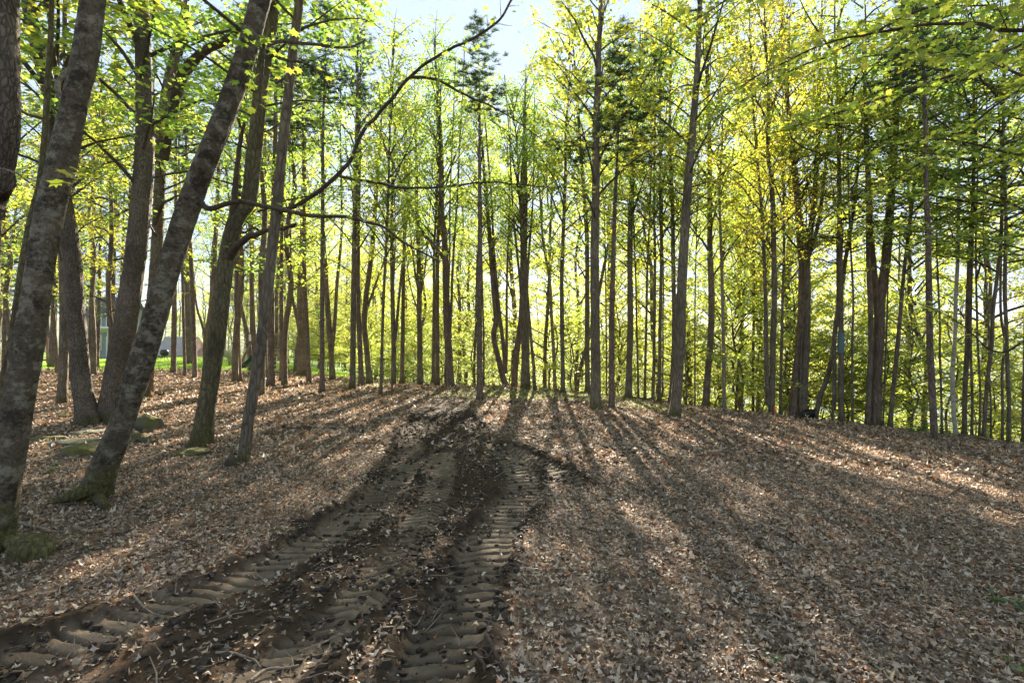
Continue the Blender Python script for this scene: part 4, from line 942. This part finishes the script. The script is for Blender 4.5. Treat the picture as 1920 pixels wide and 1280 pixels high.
def place(protos, n, f, dmin, cols, smin=.8, smax=1.15, maxtry=6000):
    k = 0; tr = 0
    while k < n and tr < maxtry:
        tr += 1
        p = f()
        if p is None or not ok(p[0], p[1], dmin): continue
        src = protos[k % len(protos)]; v = rng.uniform(.85, 1.12); c = cols[int(rng.integers(len(cols)))]
        args = ((p[0], p[1], float(h0(p[0], p[1]))), rng.uniform(0, 6.28), rng.uniform(smin, smax), (c[0] * v, c[1] * v, c[2] * v, 1))
        if k < len(protos):
            src.location, s_ = args[0], args[2]; src.rotation_euler = (0, 0, args[1]); src.scale = (s_,) * 3
            for ch in src.children: ch.color = args[3]
        else: copy_tree(src, *args)
        k += 1
def inview(x, y, m=1.12): return y > 3 and abs(x) < y * m + 1.5
def f_wood():
    x = rng.uniform(-62, 80); s0 = 7 + 60 * rng.uniform(0, 1) ** 1.25; y = float(crest(x)) + s0
    if not inview(x, y) or y > 105: return None
    if x / y < -.42 and y < 58: return None
    if .02 < x / y < .09 and y < 45: return None
    if -.25 < x / y < -.03 and y < 27: return None
    return x, y
def f_sap():
    x = rng.uniform(-24, 50); s0 = 1.3 + 30 * rng.uniform(0, 1) ** 1.3; y = float(crest(x)) + s0
    if not inview(x, y): return None
    if x / y < -.43: return None
    return x, y
def f_pine():
    y = rng.uniform(44, 88); x = -y * rng.uniform(.42, 1.08)
    if y < 88 and -.72 < x / y < -.58: return None
    if y < 70 and -.86 < x / y < -.50: return None
    return x, y
place(PW, 200, f_wood, 1.3, [GREEN, YEL, YEL, (1.1, 1.1, .9, 1)])
place(PS, 180, f_sap, .7, [(1.15, 1.15, .95, 1), (1.05, 1.12, .95, 1), (1.2, 1.15, .95, 1)], .6, 1.15)
GU, LU = 'leafy understory trees among the pines at the left', 'leafy understory maple growing among the pines at the left'
PU = [proto(mp_, 12, .09, 2.6, CL, 1, M_BARKM, 50, 'understory_maple', LU, GU), proto(mp_, 14, .11, 3.6, CM, 2, M_BARKM, 51, 'understory_maple', LU, GU)]
def f_und():
    y = rng.uniform(13, 33); x = -y * rng.uniform(.40, 1.1)
    if -.74 < x / y < -.55 or (y > 26 and -.85 < x / y < -.52): return None
    return x, y
place(PU, 24, f_und, 2.6, [DEEP, GREEN, YEL], .85, 1.1)
place(PP, 58, f_pine, 2.2, [(1, 1, 1, 1)], .8, 1.2)

for o in list(sc.objects):
    if o.type != 'EMPTY' or o.parent: continue
    g = o.get('group')
    if g == GW: relabel(o, 'woodland tree', 32, 55)
    elif g == GS: relabel(o, 'sapling', 22, 34)
    elif g == GP: relabel(o, 'background pine', 55, 75)
    elif g == GU: relabel(o, 'understory maple', 20, 27)
# the blue-grey band round one trunk
o = [q for q in sc.objects if q.get('label', '').startswith('straight trunk with a blue-grey band')][0]
Yb = o.location.y; mb = MB()
P = np.array([px3(x, y, Yb) - np.array(o.location) for x, y in [(1577, 662), (1577, 650), (1577, 636), (1577, 624)]])
tube(mb, P, np.array([.074, .078, .077, .072]) * Yb / 13, 14, 0, .12, 0, 4, cap=False)
mb.build("painted_band", plain("faded_blue_paint", (.13, .20, .21), .85, .4, 30), o)
# ------------------------------------------------------------------ stones, stumps, sticks
def rock(name, label, cat, px, py, sx, sy, sz, m, seed, sink=.55, rz=0, group=None):
    X, Y, Z = ground_hit(px, py)
    nu, nv = 30, 18; u = np.linspace(0, 2 * math.pi, nu, endpoint=False); v = np.linspace(0, math.pi, nv)
    U, Vv = np.meshgrid(u, v); D = np.stack([np.sin(Vv) * np.cos(U), np.sin(Vv) * np.sin(U), np.cos(Vv)], -1)
    r = 1 + .5 * fbm(D[..., 0] * 1.3 + seed, D[..., 1] * 1.3, D[..., 2] * 1.3, 4, seed) + .10 * fbm(D[..., 0] * 5, D[..., 1] * 7, D[..., 2] * 7, 2, seed)
    P = np.sign(D) * np.abs(D) ** .75 * r[..., None] * np.array([sx, sy, sz])
    c, s_ = math.cos(rz), math.sin(rz); P = P @ np.array([[c, s_, 0], [-s_, c, 0], [0, 0, 1]])
    mb = MB(); i = np.arange(nv - 1)[:, None] * nu; j = np.arange(nu)[None]; j2 = (j + 1) % nu
    mb.add(P.reshape(-1, 3), np.stack([i + j, i + nu + j, i + nu + j2, i + j2], -1).reshape(-1, 4))
    o = mb.build(name, m); o.location = (X, Y, Z + sz * (1 - 2 * sink) * .6)
    return setp(o, label, cat, group)
def rockmat(name, base, mossf, lo, hi):
    m, t, b = mat(name); v = coords(t); n = noise(t, v, 7, 7, .65)
    col = mix(t, n, tuple(c * .5 for c in base), tuple(c * 1.3 for c in base))
    g = t.nodes.new("ShaderNodeNewGeometry"); sp = t.nodes.new("ShaderNodeSeparateXYZ"); t.links.new(g.outputs["Normal"], sp.inputs[0])
    mm = mth(t, 'ADD', mth(t, 'MULTIPLY', sp.outputs["Z"], .35), noise(t, v, 4, 5, .65))
    col = mix(t, ramp(t, mm, [(lo, (0, 0, 0)), (hi, (mossf,) * 3)]), col, mix(t, noise(t, v, 16, 6, .75), (.03, .035, .006), (.19, .165, .025)))
    t.links.new(col, b.inputs["Base Color"]); b.inputs["Roughness"].default_value = .95
    bump(t, b, mth(t, 'ADD', n, noise(t, v, 60, 3)), .8, .03); return m
R_M = rockmat("mossy_stone", (.13, .115, .09), .9, .60, .74); R_G = rockmat("grey_stone", (.16, .16, .15), .6, .66, .82); R_D = rockmat("earthy_lump", (.10, .07, .045), .5, .7, .9)
rock("mossy_rock", "yellow-green mossy boulder beside the foot of the leaning maple", "rock", 150, 852, .30, .22, .13, R_M, 2)
rock("mossy_rock", "dark rounded mossy boulder showing right behind the leaning maple", "rock", 273, 806, .24, .2, .24, R_M, 5)
rock("mossy_rock", "flat mossy stone under the foot of the crooked trunk", "rock", 362, 852, .26, .17, .10, R_M, 9)
rock("grey_rock", "flat grey slab between the stout trunk and the leaning maple", "rock", 150, 832, .42, .26, .07, R_G, 12)
rock("grey_rock", "small grey stone lying behind the flat grey slab", "rock", 170, 815, .22, .18, .09, R_G, 14)
rock("mossy_rock", "low moss tuft stone left of the flat grey slab", "rock", 92, 828, .26, .16, .09, R_M, 17)
rock("mossy_rock", "tiny mossy bump in the leaves left of the stout trunk", "rock", 118, 782, .18, .12, .06, R_M, 19)
rock("tree_stump", "short rotten stump at the foot of the slim curved trunk", "stump", 434, 876, .07, .07, .12, R_D, 23)
rock("tree_stump", "little dark stump alone in the leaves left of the track", "stump", 569, 805, .13, .10, .10, R_D, 27)
for k, (x, y, s_) in enumerate([(1043, 768, .13), (1056, 772, .11), (1062, 780, .14), (1048, 784, .08)]):
    rock("grey_rock", ["left pale stone of the little stone heap right of the track", "middle pale stone of the little stone heap right of the track", "largest front pale stone of the little stone heap right of the track", "smallest pale stone of the little heap right of the track"][k], "rock", x, y, s_, s_ * .7, s_ * .4, R_G, 30 + k, group="small pale stones right of the track")

M_STICK = bark("dry_stick", (.10, .075, .05), (.30, .24, .18), stretch=.3, scale=20, bs=.4, bd=.005)
M_STICKD = bark("damp_stick", (.045, .03, .02), (.13, .09, .065), stretch=.3, scale=20, bs=.5, bd=.008)
def stick(label, pts, r0, r1, m=None, tw=(), lift=.02, seed=0, name="fallen_branch"):
    P = []
    for (x, y) in pts:
        X, Y, Z = ground_hit(x, y); dz, _, _ = track(np.array([X]), np.array([Y])); P.append([X, Y, Z + float(dz[0]) + lift])
    P = np.array(P); C = cr(P, 6); C[:, 2] += .012 * fbm(C[:, 0] * 6, C[:, 1] * 6, 0, 2, seed)
    mb = MB(); tube(mb, C, np.linspace(r0, r1, len(C)), 8, 0, .15, 0, seed)
    rg = np.random.default_rng(seed)
    for f in tw:
        a = C[int(f * (len(C) - 1))]; d = C[-1] - C[0]; L = np.linalg.norm(d); d /= L; az = math.atan2(d[0], d[1]) + rg.choice([-1, 1]) * R(rg.uniform(25, 50))
        q = bough(rg, a, az, R(8), L * .3, -.2, 4, .1); tube(mb, q, np.linspace(r1, .002, 5), 5, 0)
    o = mb.build(name, m or M_STICK, None, C[0]); o.location = C[0]
    return setp(o, label, "branch")
stick("curved pale stick lying in the mud at the bottom left of the track", [(470, 1276), (500, 1258), (530, 1252), (560, 1252)], .010, .004, seed=1)
stick("straight damp stick poking up from the mud clods at the bottom middle", [(912, 1215), (930, 1245), (950, 1278)], .013, .008, M_STICKD, (.4,), .035, 2)
stick("grey forked stick half buried in the bottom left mud", [(405, 1228), (440, 1234), (475, 1240), (488, 1246)], .008, .005, None, (.5,), .015, 3)
stick("small bent twig on the pressed mud between the ruts", [(760, 1178), (778, 1168), (792, 1150), (795, 1142)], .006, .003, None, (), .015, 4)
stick("pale diagonal stick in the litter right of the track at the bottom", [(1170, 1190), (1190, 1225), (1212, 1258), (1225, 1275)], .008, .004, None, (.5,), .02, 5)
stick("dark thin branch on the leaves in the middle right foreground", [(1510, 1132), (1528, 1150), (1538, 1168)], .006, .003, M_STICKD, (), .02, 6)
stick("long dark twig lying in the leaves at the upper right", [(1630, 866), (1660, 876), (1688, 886)], .012, .005, M_STICKD, (.4,), .02, 7)
stick("fallen forked branch far right in the leaf litter", [(1768, 940), (1790, 925), (1815, 912), (1838, 900)], .011, .004, M_STICKD, (.3, .6), .03, 8)
stick("long bleached branch stretching right from the root of the big lichened trunk", [(28, 985), (70, 998), (110, 1006), (155, 1000)], .016, .006, None, (.4, .7), .04, 9)
stick("faint grey stick along the bottom left leaf litter", [(250, 1122), (275, 1136), (300, 1150)], .008, .004, None, (), .02, 10)
stick("fallen pole on the crest in front of the woods right of centre", [(1170, 745), (1215, 747), (1255, 752)], .05, .03, M_STICKD, (), .06, 11)
stick("pale fallen log at the foot of the white birch", [(1800, 818), (1830, 824), (1862, 830)], .05, .035, None, (.5,), .06, 12)
stick("broken stub standing in the mud clods at the bottom", [(890, 1230), (905, 1262), (908, 1279)], .011, .006, M_STICKD, (), .03, 13)
stick("short brown twig between the ruts near the middle of the track", [(740, 1062), (760, 1050), (772, 1052)], .009, .004, M_STICKD, (.5,), .02, 14)

stick("short mossy log lying behind the foot of the leaning maple", [(240, 812), (256, 822), (276, 830), (290, 834)], .09, .05, M_BARKMOSS, (), .03, 21, "mossy_log")
rock("tree_stump", "dark mossy old stump against the foot of the big lichened trunk", "stump", 60, 1044, .14, .13, .13, M_BARKMOSS, 52, sink=.4)
# small plants in the foreground litter
M_WEED = leafmat("weed_leaf", [(0, (.04, .09, .015)), (1, (.09, .16, .03))], trans=.4, tint=False)
def weed(label, px, py, n, s_, r, seed, name="weed", cat="plant", up=.05):
    X, Y, Z = ground_hit(px, py); rg = np.random.default_rng(seed); mb = MB()
    root = empty(name, (X, Y, Z), label, cat)
    st = MB(); P = []
    for k in range(max(3, n // 5)):
        a = rg.uniform(0, 6.28); q = bough(rg, (0, 0, 0), a, R(rg.uniform(35, 75)), rg.uniform(.4, 1) * r, -.5, 4, .1)
        tube(st, q, np.linspace(.0025, .001, 5), 4, 0); P.append(q[2:] + np.array([0, 0, .01]))
    st.build("stem", M_WEED, root)
    Q = np.concatenate(P); Q = Q[rg.integers(0, len(Q), n)] + rg.normal(0, r * .15, (n, 3)) * [1, 1, .5]; Q[:, 2] = np.maximum(Q[:, 2], up * .3)
    leaves(mb, Q, s_, rg, DIAMOND, .6); mb.build("foliage", M_WEED, root)
weed("small green weed at the bottom right in the leaf litter", 1862, 1132, 26, .035, .14, 1)
weed("green weed right beside the right edge of the foreground", 1912, 1150, 18, .035, .12, 2)
weed("tiny green sprout at the bottom right corner", 1892, 1262, 16, .025, .09, 3)
weed("little green sprout near the bottom middle right", 1450, 1248, 14, .02, .07, 4)
weed("bright green tuft in the leaves left of the track", 160, 1036, 16, .018, .05, 5)
weed("fresh green plant by the stones left of the leaning maple", 104, 888, 22, .05, .16, 6)
weed("yellow-green tuft at the foot of the massive red-brown trunk", 1652, 802, 46, .07, .3, 7, "grass_tuft")
weed("bright yellow-green shrublet left of the lone right-hand pine", 1722, 812, 50, .09, .42, 8, "grass_tuft")
weed("low green tuft at the foot of the white birch", 1776, 816, 40, .08, .36, 9, "grass_tuft")

# survey stake and black bucket
X, Y, Z = ground_hit(1444, 768)
mb = MB(); h = .26
mb.add([[-.018, -.012, -.05], [.018, -.012, -.05], [.018, .012, -.05], [-.018, .012, -.05], [-.018, -.012, h], [.018, -.012, h], [.018, .012, h], [-.018, .012, h], [0, 0, h + .015]],
       [[0, 1, 5, 4], [1, 2, 6, 5], [2, 3, 7, 6], [3, 0, 4, 7]]); mb.F.append((np.array([[4, 5, 8], [5, 6, 8], [6, 7, 8], [7, 4, 8]]), 0, np.full(4, .5)))
o = mb.build("survey_stake", plain("stake_paint", (.75, .10, .07), .6, .1), smooth=False); o.location = (X, Y - .25, Z)
setp(o, "small bright red stake in front of the orange-tinted double trunk", "stake")
X, Y, Z = ground_hit(1513, 783)
root = empty("bucket", (X, Y, Z), "black bucket lying on its side at the foot of the vase-shaped tree", "bucket")
prof = [(.0, 0), (.115, 0), (.12, .01), (.15, .30), (.165, .305), (.165, .325), (.143, .325), (.113, .02), (0, .02)]
th = np.linspace(0, 2 * math.pi, 24, endpoint=False); mb = MB()
V = np.array([[r_ * math.cos(a), r_ * math.sin(a), z_] for r_, z_ in prof for a in th]); i = np.arange(len(prof) - 1)[:, None] * 24; j = np.arange(24)[None]
mb.add(V, np.stack([i + j, i + (j + 1) % 24, i + 24 + (j + 1) % 24, i + 24 + j], -1).reshape(-1, 4))
M_BLK = plain("black_plastic", (.012, .012, .013), .55, .1)
b_ = mb.build("pail", M_BLK, root); b_.rotation_euler = (0, R(83), R(-20)); b_.location = (-.16, 0, .14)
mb = MB(); tube(mb, cr([[.0, -.15, .26], [.08, -.10, .35], [.10, 0, .38], [.08, .10, .35], [0, .15, .26]], 5), .004, 6)
hnd = mb.build("handle", M_BLK, b_)

# ------------------------------------------------------------------ house, shed, deck railing and play set at the back left
M_SID = plain("grey_siding", (.26, .29, .30), .8, .08, 3); M_ROOF = plain("pale_roof", (.40, .36, .33), .9, .15, 3); M_TRIM = plain("white_trim", (.70, .72, .70), .6, .05)
M_DK = plain("dark_glass", (.03, .035, .04), .15, .1); M_BRK, t, b = mat("brick")
br = N(t, "ShaderNodeTexBrick", Scale=6.0); t.links.new(coords(t), br.inputs["Vector"]); br.inputs["Color1"].default_value = (.33, .12, .08, 1); br.inputs["Color2"].default_value = (.26, .10, .07, 1); br.inputs["Mortar"].default_value = (.4, .36, .32, 1)
t.links.new(br.outputs["Color"], b.inputs["Base Color"])
M_WOOD = plain("weathered_wood", (.26, .17, .11), .8, .2, 6)
def house(name, label, X, Y, Z, W, D, H, RH, roofm, wins, door=None, chim=None, over=.35, ridge='x', cat="house"):
    root = empty(name, (X, Y, Z), label, cat)
    mb = MB(); mb.box((0, 0, H / 2 - .3), (W, D, H + .6)); 
    if ridge == 'x':
        mb.add([[-W / 2, -D / 2, H], [-W / 2, D / 2, H], [-W / 2, 0, H + RH - .06], [W / 2, -D / 2, H], [W / 2, D / 2, H], [W / 2, 0, H + RH - .06]], [[0, 1, 2], [3, 5, 4]])
    mb.build("wall", M_SID, root, smooth=False)
    mb = MB()
    sl = RH / (D / 2)
    for s_ in (-1, 1):
        y1 = s_ * (D / 2 + over); z1 = H - over * sl
        mb.add([[-W / 2 - over, 0, H + RH], [W / 2 + over, 0, H + RH], [W / 2 + over, y1, z1], [-W / 2 - over, y1, z1],
                [-W / 2 - over, 0, H + RH + .12], [W / 2 + over, 0, H + RH + .12], [W / 2 + over, y1, z1 + .12], [-W / 2 - over, y1, z1 + .12]],
               [[0, 1, 2, 3], [4, 7, 6, 5], [3, 2, 6, 7], [0, 3, 7, 4], [1, 5, 6, 2]])
    rf = mb.build("roof", roofm, root, smooth=False)
    for k, (x, z, w, h) in enumerate(wins):
        f = MB(); f.box((x, -D / 2 - .03, z), (w + .2, .06, h + .2)); fo = f.build("window", M_TRIM, root, smooth=False)
        p = MB(); p.box((x, -D / 2 - .065, z), (w, .02, h)); p.build("pane", M_DK, fo, smooth=False)
    if door:
        f = MB(); f.box((door[0], -D / 2 - .03, 1.05), (1.0, .06, 2.1)); f.build("door", M_TRIM, root, smooth=False)
    if chim:
        f = MB(); f.box((chim[0], chim[1], chim[2] / 2), (chim[3], chim[3] * .8, chim[2])); f.build("chimney", M_BRK, root, smooth=False)
    return root
hr = house("house", "grey sided house glimpsed between the trunks at the back left", -40.2, 52, .0, 3.6, 3, 4.4, 1.6, plain("dark_roof", (.10, .10, .11), .9, .2, 3), [(-.9, 1.5, 1.1, 1.3), (-.9, 3.5, 1.1, .9), (.8, 3.5, 1.0, .9)], door=(.7,))
mb = MB(); mb.box((1.3, -2.6, 1.3), (.16, .16, 2.6)); mb.build("porch_post", M_TRIM, hr, smooth=False)
mb = MB(); mb.box((.7, -2.2, 2.75), (2.4, 1.6, .14), rx=-.25); mb.build("porch_roof", M_TRIM, hr, smooth=False)
house("shed", "low building with a pale shingled roof beyond the lawn", -33.5, 52.0, -1.0, 2.7, 3.4, 1.45, 1.5, M_ROOF, [(.9, .8, .6, .6)], cat="shed")
house("outbuilding", "small building with a red-brown roof and brick chimney beyond the lawn", -30.4, 51, -1.5, 2.6, 3.4, 1.4, .9, plain("red_brown_roof", (.36, .22, .17), .9, .2, 4), [(.2, .8, .5, .5)], chim=(-1.0, -.3, 3.3, .75), cat="shed")
# kettle grill on the lawn
X, Y = -26.2, 38.6; Z = float(h0(X, Y)); root = empty("kettle_grill", (X, Y, Z), "small dark kettle grill on the lawn before the pale roof", "grill")
mb = MB(); prof = [(0, .35), (.2, .38), (.28, .5), (.3, .6), (.29, .72), (.2, .84), (0, .88)]
V = np.array([[r_ * math.cos(a), r_ * math.sin(a), z_] for r_, z_ in prof for a in th]); i = np.arange(len(prof) - 1)[:, None] * 24
mb.add(V, np.stack([i + j, i + (j + 1) % 24, i + 24 + (j + 1) % 24, i + 24 + j], -1).reshape(-1, 4)); mb.build("bowl", M_BLK, root)
for k in range(3):
    a = k * 2.09; mb = MB(); tube(mb, [[.12 * math.cos(a), .12 * math.sin(a), .42], [.3 * math.cos(a), .3 * math.sin(a), 0]], .018, 6); mb.build("leg", M_BLK, root)
# deck railing
X, Y = -36.5, 37.0; Z = float(h0(X, Y)); root = empty("deck_railing", (X, Y, Z), "dark red-brown deck railing with slim posts at the left edge", "railing")
M_RD = plain("red_stain", (.16, .05, .035), .7, .2)
mb = MB(); mb.box((0, 0, 1.62), (6, .12, .14)); mb.build("top_rail", M_RD, root, smooth=False)
mb = MB(); mb.box((0, 0, .25), (6, .08, .1)); mb.build("bottom_rail", M_RD, root, smooth=False)
for k in range(13):
    mb = MB(); mb.box((-2.95 + k * .49, 0, .9), (.06, .06, 1.32) if k % 4 else (.11, .11, 1.9)); mb.build("post", M_DK if k % 4 else M_RD, root, smooth=False)
# play set: A-frame, slide and steps
X, Y, Z = ground_hit(478, 703); Y = 26.5; X = (490 - 960) / F * Y; Z = float(h0(X, Y))
root = empty("play_set", (X, Y, Z), "wooden play set with a dark slide, white-topped frame and wooden steps", "play set")
def bar(name, a, b, r_, m): q = MB(); tube(q, [a, b], r_, 4); return q.build(name, m, root, smooth=False)
bar("frame_leg", (-.35, 0, 1.9), (-1.15, -.3, 0), .06, M_WOOD); bar("frame_leg", (-.35, 0, 1.9), (.25, -.3, 0), .06, M_WOOD); bar("frame_leg", (.9, 0, 1.9), (1.0, .9, 0), .06, M_WOOD)
bar("beam", (-.5, 0, 1.92), (1.2, 0, 1.92), .07, M_WOOD)
q = MB(); q.box((-.42, -.05, 1.78), (.26, .3, .34)); q.build("bracket", M_TRIM, root, smooth=False)
q = MB(); S_ = cr([[-.1, 0, 1.15], [-.35, -.1, .75], [-.75, -.2, .32], [-1.25, -.3, .14]], 6); nS = len(S_)
V = np.concatenate([S_ + [0, o_[0], o_[1]] for o_ in ((-.25, .14), (-.22, 0), (.22, 0), (.25, .14), (.25, .10), (.22, -.04), (-.22, -.04), (-.25, .10))])
ii = np.arange(nS - 1)[None]; jj = np.arange(8)[:, None]; q.add(V, np.stack([jj * nS + ii, jj * nS + ii + 1, ((jj + 1) % 8) * nS + ii + 1, ((jj + 1) % 8) * nS + ii], -1).reshape(-1, 4)); q.build("slide", plain("slide_plastic", (.012, .05, .06), .35, .1), root)
q = MB(); q.box((.55, 0, 1.15), (1.0, .9, .08)); q.build("platform", M_WOOD, root, smooth=False)
for k in range(5):
    q = MB(); q.box((.62 + k * .13 + .15, -.55 - k * .1, 1.0 - k * .2), (.5, .14, .05)); q.build("step", plain("pale_step", (.48, .40, .31), .8, .1) if k == 0 else bpy.data.materials["pale_step"], root, smooth=False)
bar("stair_rail", (1.0, -.5, 1.15), (1.6, -1.0, .0), .03, M_WOOD)
# pale blossoming bush on the lawn
X, Y = -18.6, 34.5; Z = float(h0(X, Y)); root = empty("blossoming_bush", (X, Y, Z), "pale cream blossoming bush on the sunny lawn behind the crooked trunk", "bush")
rg = np.random.default_rng(88); mb = MB(); P = []
for k in range(34):
    q = bough(rg, (rg.normal(0, .25), rg.normal(0, .25), 0), rg.uniform(0, 6.28), R(rg.uniform(25, 80)), rg.uniform(1.0, 2.1), -.5, 5, .1); tube(mb, q, np.linspace(.015, .004, 6), 4, 0); P.append(q[2:])
mb.build("stem", M_TWIG, root); P = np.concatenate(P); P = np.repeat(P, 40, 0) + rg.normal(0, .17, (len(P) * 40, 3)); P[:, 2] = np.abs(P[:, 2])
mb = MB(); leaves(mb, P, .07, rg, DIAMOND, .9); mb.build("blossom", leafmat("pale_blossom", [(0, (.30, .34, .16)), (1, (.62, .60, .40))], trans=.4, tint=False, boost=(1, 1, .9)), root)

# the faint haze of the lit woods
hz = MB(); hz.box((40, 420, 12), (1760, 1060, 72))
ho = hz.build("haze", bpy.data.materials.new("haze"), smooth=False)
hm = ho.data.materials[0]; hm.use_nodes = True; ht = hm.node_tree
ht.nodes.remove(ht.nodes["Principled BSDF"])
pv = ht.nodes.new("ShaderNodeVolumePrincipled"); pv.inputs["Color"].default_value = (.95, .97, 1, 1)
pv.inputs["Density"].default_value = .00018; pv.inputs["Anisotropy"].default_value = .4
ht.links.new(pv.outputs[0], ht.nodes["Material Output"].inputs["Volume"])
setp(ho, "thin pale haze in the air among the trees", "haze", kind="stuff")
